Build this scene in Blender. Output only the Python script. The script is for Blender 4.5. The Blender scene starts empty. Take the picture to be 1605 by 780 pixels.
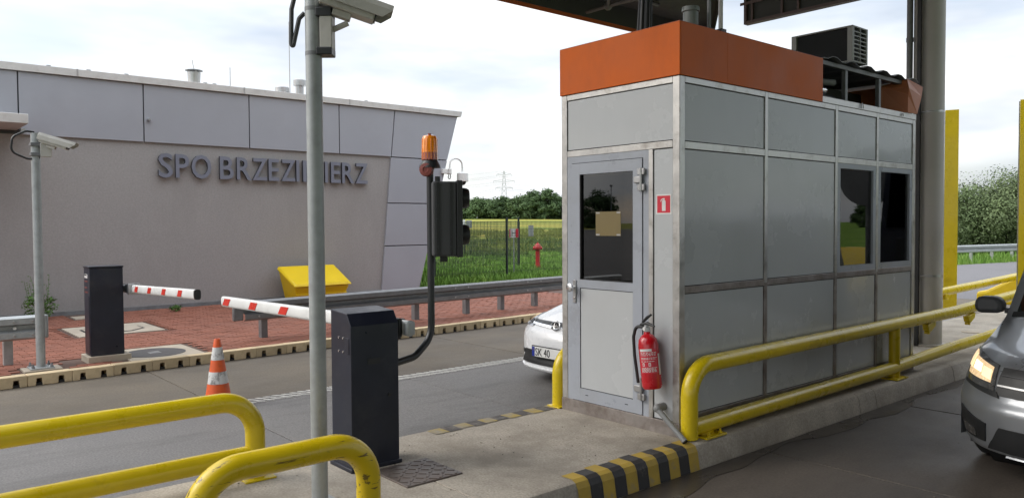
import bpy, bmesh, math, random
from math import sin, cos, pi, radians, sqrt, atan2
from mathutils import Vector, Matrix
random.seed(7)
RND = random.Random(11)
scene = bpy.context.scene
COL = scene.collection

# ------------------------------------------------------------------ camera
EYE = 1.70
YAW, PITCH, ROLL = radians(49.5656), radians(-1.8523), radians(-0.3498)
cam_d = bpy.data.cameras.new("camera")
cam_d.sensor_width = 36.0
cam_d.lens = 36.0 * 1219.0 / 1605.0
cam_d.clip_start = 0.05
cam_d.clip_end = 6000
cam = bpy.data.objects.new("camera", cam_d)
COL.objects.link(cam)
fw = Vector((-sin(YAW) * cos(PITCH), cos(YAW) * cos(PITCH), sin(PITCH)))
rt = Vector((cos(YAW), sin(YAW), 0))
up = rt.cross(fw)
rt2 = rt * cos(ROLL) + up * sin(ROLL)
up2 = -rt * sin(ROLL) + up * cos(ROLL)
cam.matrix_world = Matrix(((rt2.x, up2.x, -fw.x, 0), (rt2.y, up2.y, -fw.y, 0), (rt2.z, up2.z, -fw.z, EYE), (0, 0, 0, 1)))
scene.camera = cam

# ------------------------------------------------------------------ light: overcast daylight
SUN_EL, SUN_AZ = radians(35), radians(222)      # azimuth clockwise from +Y: light comes from behind on the left
world = bpy.data.worlds.new("World")
scene.world = world
world.use_nodes = True
nt = world.node_tree
nt.nodes.clear()
N = nt.nodes.new
out = N("ShaderNodeOutputWorld")
bg = N("ShaderNodeBackground")
bg.inputs[1].default_value = 0.12
sky = N("ShaderNodeTexSky")
sky.sky_type = 'NISHITA'
sky.sun_disc = False
sky.sun_elevation = SUN_EL
sky.sun_rotation = SUN_AZ
sky.dust_density = 3.0
tc = N("ShaderNodeTexCoord")
mp = N("ShaderNodeMapping")
mp.inputs['Scale'].default_value = (1.0, 1.0, 4.0)
mp.inputs['Location'].default_value = (0.35, 0.2, 0.1)
n1 = N("ShaderNodeTexNoise")
n1.inputs['Scale'].default_value = 2.3
n1.inputs['Detail'].default_value = 8
n1.inputs['Roughness'].default_value = 0.56
r1 = N("ShaderNodeValToRGB")
r1.color_ramp.elements[0].position = 0.36
r1.color_ramp.elements[0].color = (0.55, 0.55, 0.55, 1)
r1.color_ramp.elements[1].position = 0.56
n2 = N("ShaderNodeTexNoise")
n2.inputs['Scale'].default_value = 1.7
n2.inputs['Detail'].default_value = 5
r2 = N("ShaderNodeValToRGB")
r2.color_ramp.elements[0].position = 0.40
r2.color_ramp.elements[0].color = (2.75, 3.0, 3.4, 1)
r2.color_ramp.elements[1].position = 0.56
r2.color_ramp.elements[1].color = (5.2, 5.25, 5.3, 1)
mx = N("ShaderNodeMix")
mx.data_type = 'RGBA'
L = nt.links.new
L(tc.outputs['Generated'], mp.inputs[0])
L(mp.outputs[0], n1.inputs[0])
L(mp.outputs[0], n2.inputs[0])
L(n1.outputs[0], r1.inputs[0])
L(n2.outputs[0], r2.inputs[0])
L(r1.outputs[0], mx.inputs[0])
L(sky.outputs[0], mx.inputs[6])
L(r2.outputs[0], mx.inputs[7])
# overcast sky, raised towards the zenith above the view to keep scene lit
sx = N("ShaderNodeSeparateXYZ")
gm = N("ShaderNodeMapRange")
gm.interpolation_type = 'SMOOTHSTEP'
gm.inputs[1].default_value = 0.22
gm.inputs[3].default_value = 1.0
gm.inputs[4].default_value = 3.0
vm = N("ShaderNodeVectorMath")
vm.operation = 'SCALE'
L(tc.outputs['Generated'], sx.inputs[0])
L(sx.outputs[2], gm.inputs[0])
L(mx.outputs[2], vm.inputs[0])
L(gm.outputs[0], vm.inputs['Scale'])
L(vm.outputs[0], bg.inputs[0])
L(bg.outputs[0], out.inputs[0])

sun_d = bpy.data.lights.new("sun", 'SUN')
sun_d.energy = 0.6
sun_d.angle = radians(30)
sun_d.color = (1.0, 0.96, 0.9)
sun = bpy.data.objects.new("sun", sun_d)
COL.objects.link(sun)
sdir = Vector((sin(SUN_AZ) * cos(SUN_EL), cos(SUN_AZ) * cos(SUN_EL), sin(SUN_EL)))
sun.rotation_euler = sdir.to_track_quat('Z', 'Y').to_euler()
sun.location = (-20, -20, 30)

vs = scene.view_settings
vs.view_transform = 'Standard'
vs.look = 'None'
vs.exposure = 1.03
vs.gamma = 1.0
vs.use_curve_mapping = False
scene.cycles.max_bounces = 8
scene.cycles.use_denoising = True

# ------------------------------------------------------------------ materials
MATS = {}


def M(name, col, rough=0.6, metal=0.0, var=0.12, scale=6.0, bump=0.0, bscale=60.0, coat=0.0, stretch=(1, 1, 1),
      dirt=None, dirt_amt=0.0, dirt_scale=2.0, rand=0.0, rvar=0.1, emit=None, estr=0.0, spec=0.5, coord='Object', dstretch=(1, 1, 1),
      dlo=0.5, dhi=0.72, grain=0.0, gscale=110.0):
    """a procedural principled material: mottled colour, stain layer, uneven gloss and fine relief"""
    if name in MATS:
        return MATS[name]
    m = bpy.data.materials.new(name)
    m.use_nodes = True
    t = m.node_tree
    b = t.nodes['Principled BSDF']
    K = t.links.new
    co = t.nodes.new('ShaderNodeTexCoord').outputs[coord]
    ma = t.nodes.new('ShaderNodeMapping')
    ma.inputs['Scale'].default_value = stretch
    K(co, ma.inputs[0])
    no = t.nodes.new('ShaderNodeTexNoise')
    no.inputs['Scale'].default_value = scale
    no.inputs['Detail'].default_value = 6
    no.inputs['Roughness'].default_value = 0.62
    K(ma.outputs[0], no.inputs[0])
    ra = t.nodes.new('ShaderNodeMapRange')
    ra.inputs[1].default_value = 0.3
    ra.inputs[2].default_value = 0.7
    ra.inputs[3].default_value = 1 - var
    ra.inputs[4].default_value = 1 + var
    K(no.outputs[0], ra.inputs[0])
    hs = t.nodes.new('ShaderNodeHueSaturation')
    hs.inputs['Color'].default_value = (*col, 1)
    val = ra.outputs[0]
    if rand:
        oi = t.nodes.new('ShaderNodeObjectInfo')
        mr = t.nodes.new('ShaderNodeMapRange')
        mr.inputs[3].default_value = 1 - rand
        mr.inputs[4].default_value = 1 + rand
        K(oi.outputs['Random'], mr.inputs[0])
        mu = t.nodes.new('ShaderNodeMath')
        mu.operation = 'MULTIPLY'
        K(val, mu.inputs[0])
        K(mr.outputs[0], mu.inputs[1])
        val = mu.outputs[0]
    if grain:
        ng = t.nodes.new('ShaderNodeTexNoise')
        ng.inputs['Scale'].default_value = gscale
        ng.inputs['Detail'].default_value = 3
        K(co, ng.inputs[0])
        mg = t.nodes.new('ShaderNodeMapRange')
        mg.inputs[1].default_value = 0.3
        mg.inputs[2].default_value = 0.7
        mg.inputs[3].default_value = 1 - grain
        mg.inputs[4].default_value = 1 + grain
        K(ng.outputs[0], mg.inputs[0])
        mq = t.nodes.new('ShaderNodeMath')
        mq.operation = 'MULTIPLY'
        K(val, mq.inputs[0])
        K(mg.outputs[0], mq.inputs[1])
        val = mq.outputs[0]
    K(val, hs.inputs['Value'])
    colout = hs.outputs[0]
    if dirt:
        md = t.nodes.new('ShaderNodeMapping')
        md.inputs['Scale'].default_value = dstretch
        md.inputs['Location'].default_value = (3.1, 1.7, 0.4)
        K(co, md.inputs[0])
        nd = t.nodes.new('ShaderNodeTexNoise')
        nd.inputs['Scale'].default_value = dirt_scale
        nd.inputs['Detail'].default_value = 9
        nd.inputs['Roughness'].default_value = 0.68
        K(md.outputs[0], nd.inputs[0])
        rd = t.nodes.new('ShaderNodeMapRange')
        rd.inputs[1].default_value = dlo
        rd.inputs[2].default_value = dhi
        rd.inputs[4].default_value = dirt_amt
        K(nd.outputs[0], rd.inputs[0])
        mi = t.nodes.new('ShaderNodeMix')
        mi.data_type = 'RGBA'
        K(rd.outputs[0], mi.inputs[0])
        K(colout, mi.inputs[6])
        mi.inputs[7].default_value = (*dirt, 1)
        colout = mi.outputs[2]
    K(colout, b.inputs['Base Color'])
    rr = t.nodes.new('ShaderNodeMapRange')
    rr.inputs[1].default_value = 0.3
    rr.inputs[2].default_value = 0.7
    rr.inputs[3].default_value = max(0.02, rough - rvar)
    rr.inputs[4].default_value = min(1, rough + rvar)
    K(no.outputs[0], rr.inputs[0])
    K(rr.outputs[0], b.inputs['Roughness'])
    b.inputs['Metallic'].default_value = metal
    b.inputs['Specular IOR Level'].default_value = spec
    if coat:
        b.inputs['Coat Weight'].default_value = coat
        b.inputs['Coat Roughness'].default_value = 0.04
    if bump:
        nb = t.nodes.new('ShaderNodeTexNoise')
        nb.inputs['Scale'].default_value = bscale
        nb.inputs['Detail'].default_value = 5
        K(co, nb.inputs[0])
        bu = t.nodes.new('ShaderNodeBump')
        bu.inputs['Strength'].default_value = bump
        bu.inputs['Distance'].default_value = 0.01
        K(nb.outputs[0], bu.inputs['Height'])
        K(bu.outputs[0], b.inputs['Normal'])
    if emit:
        b.inputs['Emission Color'].default_value = (*emit, 1)
        b.inputs['Emission Strength'].default_value = estr
    MATS[name] = m
    return m


def glass_mat(name, tint, boost=1.0):
    """window glass: clear tinted pane that mirrors by Fresnel"""
    m = bpy.data.materials.new(name)
    m.use_nodes = True
    t = m.node_tree
    t.nodes.clear()
    o = t.nodes.new('ShaderNodeOutputMaterial')
    tr = t.nodes.new('ShaderNodeBsdfTransparent')
    tr.inputs[0].default_value = (*tint, 1)
    gl = t.nodes.new('ShaderNodeBsdfGlossy')
    gl.inputs['Roughness'].default_value = 0.01
    fr = t.nodes.new('ShaderNodeFresnel')
    fr.inputs[0].default_value = 1.5
    mu = t.nodes.new('ShaderNodeMath')
    mu.operation = 'MULTIPLY'
    mu.use_clamp = True
    mu.inputs[1].default_value = boost
    no = t.nodes.new('ShaderNodeTexNoise')
    no.inputs['Scale'].default_value = 1.3
    bu = t.nodes.new('ShaderNodeBump')
    bu.inputs['Strength'].default_value = 0.02
    mi = t.nodes.new('ShaderNodeMixShader')
    K = t.links.new
    K(no.outputs[0], bu.inputs['Height'])
    K(bu.outputs[0], gl.inputs['Normal'])
    K(fr.outputs[0], mu.inputs[0])
    K(mu.outputs[0], mi.inputs[0])
    K(tr.outputs[0], mi.inputs[1])
    K(gl.outputs[0], mi.inputs[2])
    K(mi.outputs[0], o.inputs[0])
    return m


ALU = M('brushed_aluminium', (0.50, 0.49, 0.47), 0.38, 0.75, 0.14, 9, 0.06, 90, dirt=(0.16, 0.13, 0.10), dirt_amt=0.65, dirt_scale=7, dlo=0.52, dhi=0.75)
ALU_DIRTY_SHADED = M('stained_shaded_aluminium', (0.30, 0.27, 0.25), 0.5, 0.45, 0.2, 9, 0.08, 70, dirt=(0.13, 0.09, 0.07), dirt_amt=0.7, dirt_scale=6, dlo=0.45, dhi=0.7)  # stains on the sill; on the lower side frame a painted dim reflection
PANEL = M('grey_booth_panel', (0.485, 0.505, 0.515), 0.24, 0.0, 0.03, 1.5, 0.01, 30, coat=0.25, dirt=(0.34, 0.34, 0.33), dirt_amt=0.28, dirt_scale=1.3, dstretch=(1.3, 1.3, 0.5), dlo=0.32, dhi=0.95)
DOORM = M('grey_door_frame', (0.36, 0.385, 0.43), 0.33, 0.0, 0.05, 3, 0.01, 40, dirt=(0.24, 0.23, 0.22), dirt_amt=0.3, dirt_scale=3)
SEAL = M('black_rubber_seal', (0.018, 0.018, 0.02), 0.6)
ORANGE = M('orange_cladding', (0.64, 0.128, 0.013), 0.5, 0.0, 0.07, 2.2, 0.01, 30, dirt=(0.34, 0.075, 0.02), dirt_amt=0.5, dirt_scale=1.8, dstretch=(1.5, 1.5, 0.5), dlo=0.5, dhi=0.8, spec=0.2)
ORANGE_FADED = M('faded_orange_sheet', (0.52, 0.17, 0.075), 0.5, 0.0, 0.08, 4, 0.02, 40)
YELLOW = M('yellow_rail_paint', (0.66, 0.49, 0.006), 0.30, 0.0, 0.07, 4, 0.03, 45, coat=0.15, dirt=(0.28, 0.20, 0.02), dirt_amt=0.4, dirt_scale=6, dlo=0.6, dhi=0.78)
YELLOW_SCUFF = M('scuffed_yellow_paint', (0.68, 0.49, 0.006), 0.32, 0.0, 0.06, 4, 0.05, 30, coat=0.1, dirt=(0.10, 0.06, 0.02), dirt_amt=0.85, dirt_scale=34, dstretch=(1, 0.07, 1), dlo=0.57, dhi=0.60)
YELLOW_BIN = M('yellow_plastic', (0.72, 0.50, 0.005), 0.42, 0.0, 0.05, 3, 0.02, 60)
GALV = M('galvanised_steel', (0.36, 0.38, 0.38), 0.5, 0.35, 0.14, 14, 0.05, 80, dirt=(0.2, 0.2, 0.19), dirt_amt=0.4, dirt_scale=5)
GALV_DARK = M('weathered_galvanised_steel', (0.20, 0.205, 0.21), 0.55, 0.3, 0.16, 10, 0.05, 80, dirt=(0.10, 0.10, 0.10), dirt_amt=0.4, dirt_scale=4)
NAVY = M('dark_blue_grey_paint', (0.012, 0.0148, 0.027), 0.36, 0.0, 0.15, 5, 0.02, 70, dirt=(0.06, 0.06, 0.06), dirt_amt=0.3, dirt_scale=4)
BLACK = M('black_plastic', (0.016, 0.017, 0.018), 0.45, 0.0, 0.15, 8, 0.02, 80)
BLACK_PAINT = M('black_steel_paint', (0.02, 0.022, 0.024), 0.38, 0.0, 0.15, 8, 0.02, 60)
DARKGREY = M('dark_grey_plastic', (0.055, 0.057, 0.06), 0.5, 0.0, 0.12, 8, 0.03, 80)
WHITE = M('white_paint', (0.72, 0.72, 0.70), 0.4, 0.0, 0.05, 6, 0.02, 60, dirt=(0.35, 0.33, 0.3), dirt_amt=0.4, dirt_scale=5, dlo=0.55, dhi=0.8)
CCTV = M('cream_camera_paint', (0.50, 0.485, 0.44), 0.45, 0.0, 0.05, 6, 0.02, 60, dirt=(0.25, 0.23, 0.2), dirt_amt=0.4, dirt_scale=8)
RED = M('red_reflector', (0.62, 0.035, 0.02), 0.3, 0.0, 0.05, 6)
EXT_RED = M('red_extinguisher_paint', (0.52, 0.008, 0.016), 0.24, 0.0, 0.06, 5, coat=0.4)
SIGN_RED = M('red_sign_print', (0.60, 0.022, 0.045), 0.4, 0.0, 0.05, 8)
CONE_OR = M('orange_cone_plastic', (0.72, 0.11, 0.022), 0.5, 0.0, 0.07, 7, 0.03, 40, dirt=(0.3, 0.08, 0.04), dirt_amt=0.5, dirt_scale=9)
CONE_WH = M('scuffed_reflective_white', (0.62, 0.62, 0.60), 0.5, 0.0, 0.08, 9, dirt=(0.17, 0.16, 0.15), dirt_amt=0.85, dirt_scale=12, dlo=0.5, dhi=0.62)
WALL = M('taupe_render', (0.295, 0.285, 0.277), 0.85, 0.0, 0.04, 1.2, 0.25, 55, dirt=(0.225, 0.215, 0.205), dirt_amt=0.6, dirt_scale=0.9, dlo=0.45, dhi=0.75, dstretch=(1, 1, 0.4), grain=0.07, gscale=28)
FACADE = M('silver_grey_facade_panel', (0.325, 0.335, 0.37), 0.4, 0.1, 0.03, 1.0, 0.01, 30, rand=0.03, dirt=(0.29, 0.295, 0.315), dirt_amt=0.4, dirt_scale=1.2)
COPING = M('pale_metal_coping', (0.55, 0.54, 0.52), 0.45, 0.1, 0.06, 4, dirt=(0.3, 0.28, 0.25), dirt_amt=0.4, dirt_scale=5)
LETTER = M('slate_letter_face', (0.17, 0.18, 0.225), 0.45, 0.1, 0.06, 3)
LETTER_SIDE = M('dark_letter_return', (0.05, 0.052, 0.062), 0.5)
CONC = M('pale_island_concrete', (0.44, 0.395, 0.33), 0.85, 0.0, 0.1, 2.2, 0.22, 70, dirt=(0.235, 0.205, 0.165), dirt_amt=0.75, dirt_scale=1.7, dlo=0.42, dhi=0.64, coord='Object', grain=0.22, gscale=70)
LANE = M('grey_lane_concrete', (0.165, 0.157, 0.15), 0.7, 0.0, 0.10, 1.7, 0.16, 80, rand=0.06, dirt=(0.062, 0.057, 0.052), dirt_amt=0.85, dirt_scale=0.9, dstretch=(1.4, 0.3, 1), dlo=0.46, dhi=0.70, grain=0.25, gscale=60)
LANE_BROWN = M('brown_lane_concrete', (0.135, 0.112, 0.082), 0.75, 0.0, 0.10, 1.5, 0.16, 80, rand=0.05, dirt=(0.065, 0.053, 0.04), dirt_amt=0.8, dirt_scale=0.55, dstretch=(1.0, 0.5, 1), dlo=0.42, dhi=0.66, grain=0.22, gscale=45)
LANE_DARK = M('damp_dark_concrete', (0.105, 0.088, 0.073), 0.62, 0.0, 0.12, 1.6, 0.16, 80, rand=0.05, dirt=(0.030, 0.026, 0.024), dirt_amt=0.85, dirt_scale=0.8, dstretch=(1.3, 0.35, 1), dlo=0.42, dhi=0.7, grain=0.22, gscale=60)
WET = M('wet_concrete_edge', (0.048, 0.040, 0.034), 0.3, 0.0, 0.15, 2, 0.10, 60)
ASPHALT = M('grey_asphalt', (0.135, 0.13, 0.135), 0.85, 0.0, 0.08, 0.8, 0.3, 120, dirt=(0.09, 0.09, 0.09), dirt_amt=0.5, dirt_scale=0.3, grain=0.2, gscale=20)
KERB = M('cream_kerb_concrete', (0.56, 0.44, 0.27), 0.8, 0.0, 0.09, 6, 0.15, 70, rand=0.13, dirt=(0.28, 0.21, 0.13), dirt_amt=0.5, dirt_scale=7)
PALE = M('pale_manhole_concrete', (0.42, 0.36, 0.28), 0.8, 0.0, 0.08, 5, 0.15, 70, dirt=(0.25, 0.2, 0.16), dirt_amt=0.5, dirt_scale=4)
BRICK = M('red_paver', (0.24, 0.087, 0.052), 0.85, 0.0, 0.12, 3, 0.15, 80, rand=0.13, dirt=(0.17, 0.078, 0.056), dirt_amt=0.6, dirt_scale=0.8)
SAND = M('dark_joint_sand', (0.10, 0.06, 0.045), 0.95, 0.0, 0.15, 12)
IRON = M('cast_iron', (0.085, 0.08, 0.08), 0.6, 0.4, 0.15, 9, 0.1, 60)
IRON_BROWN = M('rusty_checker_plate', (0.15, 0.125, 0.11), 0.5, 0.3, 0.15, 8, 0.05, 60, dirt=(0.11, 0.06, 0.035), dirt_amt=0.6, dirt_scale=6)
STRIPE_Y = M('worn_yellow_kerb_paint', (0.44, 0.30, 0.045), 0.7, 0.0, 0.12, 9, 0.1, 60, dirt=(0.26, 0.22, 0.15), dirt_amt=0.75, dirt_scale=11, dlo=0.55, dhi=0.7)
STRIPE_B = M('worn_black_kerb_paint', (0.028, 0.026, 0.026), 0.6, 0.0, 0.2, 9, 0.1, 60, dirt=(0.15, 0.13, 0.11), dirt_amt=0.6, dirt_scale=13, dlo=0.58, dhi=0.75)
FADE_Y = M('faded_yellow_paint', (0.40, 0.30, 0.09), 0.8, 0.0, 0.15, 12, 0.1, 60, dirt=(0.30, 0.27, 0.22), dirt_amt=0.9, dirt_scale=9, dlo=0.45, dhi=0.6)
FADE_B = M('faded_dark_paint', (0.09, 0.08, 0.075), 0.8, 0.0, 0.15, 12, 0.1, 60, dirt=(0.24, 0.22, 0.19), dirt_amt=0.8, dirt_scale=9, dlo=0.5, dhi=0.66)
ROADWHITE = M('thermoplastic_white', (0.62, 0.61, 0.57), 0.7, 0.0, 0.12, 14, 0.1, 60, dirt=(0.25, 0.24, 0.22), dirt_amt=0.6, dirt_scale=14)
CANOPY = M('dark_canopy_sheet', (0.045, 0.045, 0.042), 0.7, 0.0, 0.1, 3)
TRUSS = M('grey_truss_paint', (0.12, 0.12, 0.115), 0.5, 0.2, 0.1, 5)
FASCIA = M('orange_brown_fascia', (0.42, 0.085, 0.02), 0.5, 0.0, 0.08, 3)
COLUMN = M('pale_grey_column_paint', (0.44, 0.42, 0.385), 0.6, 0.0, 0.06, 3, 0.05, 40, dirt=(0.26, 0.25, 0.22), dirt_amt=0.6, dirt_scale=2, dstretch=(1, 1, 0.3))
PIPE = M('grey_pipe_plastic', (0.22, 0.225, 0.225), 0.5, 0.0, 0.08, 5)
PVC = M('green_grey_vent_pipe', (0.16, 0.18, 0.17), 0.45, 0.0, 0.06, 5)
CHROME = M('bright_steel', (0.72, 0.72, 0.72), 0.22, 1.0, 0.06, 8)
STEEL = M('dull_steel', (0.42, 0.42, 0.42), 0.35, 0.8, 0.1, 8)
PAPER_DIMMED = M('dimmed_yellowed_paper', (0.19, 0.145, 0.06), 0.7, 0.0, 0.05, 4)  # colour darkened as if seen through the tinted glass
HYDRANT = M('red_hydrant_paint', (0.45, 0.02, 0.018), 0.4, 0.0, 0.08, 6)
FENCE_M = M('dark_green_fence_coating', (0.012, 0.02, 0.016), 0.5)
TYRE = M('tyre_rubber', (0.02, 0.02, 0.02), 0.8, 0.0, 0.1, 10)
RIM = M('alloy_rim', (0.42, 0.42, 0.44), 0.35, 0.8, 0.06, 8)
CAR_WHITE = M('white_car_paint', (0.78, 0.79, 0.80), 0.28, 0.0, 0.02, 3, coat=0.8)
CAR_GREY = M('silver_grey_car_paint', (0.27, 0.285, 0.305), 0.34, 0.55, 0.04, 3, coat=0.7, dirt=(0.24, 0.24, 0.23), dirt_amt=0.3, dirt_scale=3)
AMBER = M('amber_lens', (0.95, 0.27, 0.008), 0.12, 0.0, 0.12, 14, coat=0.6, stretch=(3, 3, 0.4))
AMBER_DARK = M('amber_lens_base', (0.34, 0.06, 0.02), 0.2, 0.0, 0.1, 14, coat=0.5)
BUZZ = M('faded_red_plastic', (0.23, 0.055, 0.042), 0.5, 0.0, 0.08, 9)
AC_M = M('grey_enamel', (0.30, 0.30, 0.28), 0.5, 0.0, 0.08, 5, dirt=(0.17, 0.16, 0.14), dirt_amt=0.5, dirt_scale=4)
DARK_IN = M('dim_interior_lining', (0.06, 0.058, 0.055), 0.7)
FLAG_BLUE = M('plate_blue', (0.01, 0.03, 0.28), 0.4)
PLATE_W = M('plate_white', (0.70, 0.70, 0.68), 0.35)
LAMP_WARM = M('warm_lit_lamp', (0.9, 0.75, 0.5), 0.2, emit=(1.0, 0.74, 0.40), estr=1.5)
LAMP_DRL = M('dim_lit_lamp', (0.9, 0.8, 0.65), 0.2, emit=(1.0, 0.62, 0.30), estr=0.5)
LENS_GREY = M('headlamp_reflector', (0.16, 0.155, 0.15), 0.2, 0.6, 0.3, 20, coat=0.9)
GLASS_DOOR = glass_mat('tinted_door_glass', (0.20, 0.185, 0.17), 1.9)
GLASS_WIN = glass_mat('booth_window_glass', (0.4, 0.4, 0.38), 1.0)
GLASS_CAR = glass_mat('car_glass', (0.25, 0.28, 0.27), 1.6)
GRASS = M('fresh_grass', (0.15, 0.28, 0.04), 0.8, 0.0, 0.3, 1.1, 0.2, 30, dirt=(0.25, 0.28, 0.07), dirt_amt=0.7, dirt_scale=0.5)
SOIL = M('grassy_ground', (0.085, 0.15, 0.03), 0.9, 0.0, 0.25, 0.6, 0.4, 14, dirt=(0.12, 0.13, 0.05), dirt_amt=0.6, dirt_scale=0.25)


# ------------------------------------------------------------------ mesh helpers
ORG = {}


def tag(o, label=None, cat=None, group=None, kind=None):
    for k, v in (('label', label), ('category', cat), ('group', group), ('kind', kind)):
        if v:
            o[k] = v
    return o


def thing(name, label, cat, loc=(0, 0, 0), rotz=0.0, group=None):
    o = bpy.data.objects.new(name, None)
    o.empty_display_size = 0.2
    COL.objects.link(o)
    o.location = loc
    o.rotation_euler = (0, 0, rotz)
    ORG[o.name] = Vector((0, 0, 0)) if rotz else Vector(loc)     # rotated things are modelled in local coordinates
    return tag(o, label, cat, group)


class MB:
    def __init__(self):
        self.v, self.f, self.m = [], [], []
        self.mi = 0

    def add(self, verts, faces):
        n = len(self.v)
        self.v += [Vector(p) for p in verts]
        for f in faces:
            self.f.append([i + n for i in f])
            self.m.append(self.mi)
        return self

    def box(self, x0, y0, z0, x1, y1, z1):
        x0, x1 = min(x0, x1), max(x0, x1)
        y0, y1 = min(y0, y1), max(y0, y1)
        z0, z1 = min(z0, z1), max(z0, z1)
        return self.add([(x0, y0, z0), (x1, y0, z0), (x1, y1, z0), (x0, y1, z0), (x0, y0, z1), (x1, y0, z1), (x1, y1, z1), (x0, y1, z1)],
                        [(0, 3, 2, 1), (4, 5, 6, 7), (0, 1, 5, 4), (1, 2, 6, 5), (2, 3, 7, 6), (3, 0, 4, 7)])

    def obox(self, c, ax, ay, az):
        """oriented box: centre and three half-axis vectors"""
        c, ax, ay, az = map(Vector, (c, ax, ay, az))
        if ax.cross(ay).dot(az) < 0:
            ax = -ax
        P = [c + sx * ax + sy * ay + sz * az for sz in (-1, 1) for sx, sy in ((-1, -1), (1, -1), (1, 1), (-1, 1))]
        return self.add(P, [(0, 3, 2, 1), (4, 5, 6, 7), (0, 1, 5, 4), (1, 2, 6, 5), (2, 3, 7, 6), (3, 0, 4, 7)])

    def prism(self, poly, axis, a, b):
        """extrude a 2-D polygon along axis 'x','y' or 'z' from a to b"""
        def P(u, w, t):
            return {'x': (t, u, w), 'y': (u, t, w), 'z': (u, w, t)}[axis]
        n = len(poly)
        area = sum(poly[i][0] * poly[(i + 1) % n][1] - poly[(i + 1) % n][0] * poly[i][1] for i in range(n))
        if (area < 0) != (axis == 'y'):
            poly = poly[::-1]
        vs = [P(u, w, a) for u, w in poly] + [P(u, w, b) for u, w in poly]
        if b < a:
            vs = [P(u, w, b) for u, w in poly] + [P(u, w, a) for u, w in poly]
        return self.add(vs, [list(range(n))[::-1], list(range(n, 2 * n))] + [(i, (i + 1) % n, n + (i + 1) % n, n + i) for i in range(n)])

    def tube(self, pts, r, seg=12, cap=True):
        pts = [Vector(p) for p in pts]
        rs = r if isinstance(r, (list, tuple)) else [r] * len(pts)
        t0 = (pts[1] - pts[0]).normalized()
        nrm = Vector((0, 0, 1)).cross(t0)
        if nrm.length < 1e-4:
            nrm = Vector((1, 0, 0))
        nrm.normalize()
        base = len(self.v)
        for i, p in enumerate(pts):
            if i == 0:
                t = pts[1] - pts[0]
            elif i == len(pts) - 1:
                t = pts[-1] - pts[-2]
            else:
                t = (pts[i + 1] - p).normalized() + (p - pts[i - 1]).normalized()
            t.normalize()
            nrm = (nrm - t * nrm.dot(t)).normalized()
            bi = t.cross(nrm)
            for k in range(seg):
                a = 2 * pi * k / seg
                self.v.append(p + (nrm * cos(a) + bi * sin(a)) * rs[i])
        for i in range(len(pts) - 1):
            for k in range(seg):
                self.f.append([base + i * seg + k, base + i * seg + (k + 1) % seg, base + (i + 1) * seg + (k + 1) % seg, base + (i + 1) * seg + k])
                self.m.append(self.mi)
        if cap:
            self.f.append([base + k for k in range(seg)][::-1])
            self.m.append(self.mi)
            e = base + (len(pts) - 1) * seg
            self.f.append([e + k for k in range(seg)])
            self.m.append(self.mi)
        return self

    def lathe(self, prof, c=(0, 0, 0), seg=20, axis=(0, 0, 1)):
        """prof: (radius, height) pairs, turned about axis through c"""
        ax = Vector(axis).normalized()
        u = ax.orthogonal().normalized()
        w = ax.cross(u)
        c = Vector(c)
        base = len(self.v)
        for r, h in prof:
            for k in range(seg):
                a = 2 * pi * k / seg
                self.v.append(c + ax * h + (u * cos(a) + w * sin(a)) * r)
        for i in range(len(prof) - 1):
            for k in range(seg):
                self.f.append([base + i * seg + k, base + i * seg + (k + 1) % seg, base + (i + 1) * seg + (k + 1) % seg, base + (i + 1) * seg + k])
                self.m.append(self.mi)
        self.f.append([base + k for k in range(seg)][::-1])
        self.m.append(self.mi)
        e = base + (len(prof) - 1) * seg
        self.f.append([e + k for k in range(seg)])
        self.m.append(self.mi)
        return self

    def sweep(self, prof, path, closed=True):
        """sweep a profile (sideways, up) along a level path; sideways is to the right of the direction of travel"""
        path = [Vector(p) for p in path]
        n = len(prof)
        base = len(self.v)
        for i, p in enumerate(path):
            t = (path[min(i + 1, len(path) - 1)] - path[max(i - 1, 0)])
            s = Vector((t.y, -t.x, 0)).normalized()
            for a, b in prof:
                self.v.append(p + s * a + Vector((0, 0, b)))
        for i in range(len(path) - 1):
            for k in range(n if closed else n - 1):
                self.f.append([base + i * n + k, base + i * n + (k + 1) % n, base + (i + 1) * n + (k + 1) % n, base + (i + 1) * n + k])
                self.m.append(self.mi)
        if closed:
            self.f.append([base + k for k in range(n)][::-1])
            self.f.append([base + (len(path) - 1) * n + k for k in range(n)])
            self.m += [self.mi] * 2
        return self

    def quad(self, a, b, c, d):
        return self.add([a, b, c, d], [(0, 1, 2, 3)])

    def sphere(self, c, r, seg=14, rings=9, sc=(1, 1, 1)):
        prof = [(r * sin(pi * i / rings) + 1e-5, -r * cos(pi * i / rings)) for i in range(rings + 1)]
        n = len(self.v)
        self.lathe(prof, (0, 0, 0), seg)
        for i in range(n, len(self.v)):
            p = self.v[i]
            self.v[i] = Vector((c[0] + p.x * sc[0], c[1] + p.y * sc[1], c[2] + p.z * sc[2]))
        return self

    def move(self, mat):
        self.v = [mat @ p for p in self.v]
        return self

    def build(self, name, mats, parent=None, loc=None, smooth=35, bevel=0.0, local=False, fix=True, label=None):
        """link as ONE mesh object; world coordinates are turned into the parent's"""
        if parent is not None:
            org = ORG.get(parent.name, Vector((0, 0, 0)))
            here = Vector((0, 0, 0))
        else:
            here = Vector(loc) if loc is not None else Vector((0, 0, 0))
            org = here
        me = bpy.data.meshes.new(name)
        off = Vector((0, 0, 0)) if local else org
        me.from_pydata([tuple(p - off) for p in self.v], [], self.f)
        if not isinstance(mats, (list, tuple)):
            mats = [mats]
        for m in mats:
            me.materials.append(m)
        if len(mats) > 1:
            me.polygons.foreach_set('material_index', self.m)
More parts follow.
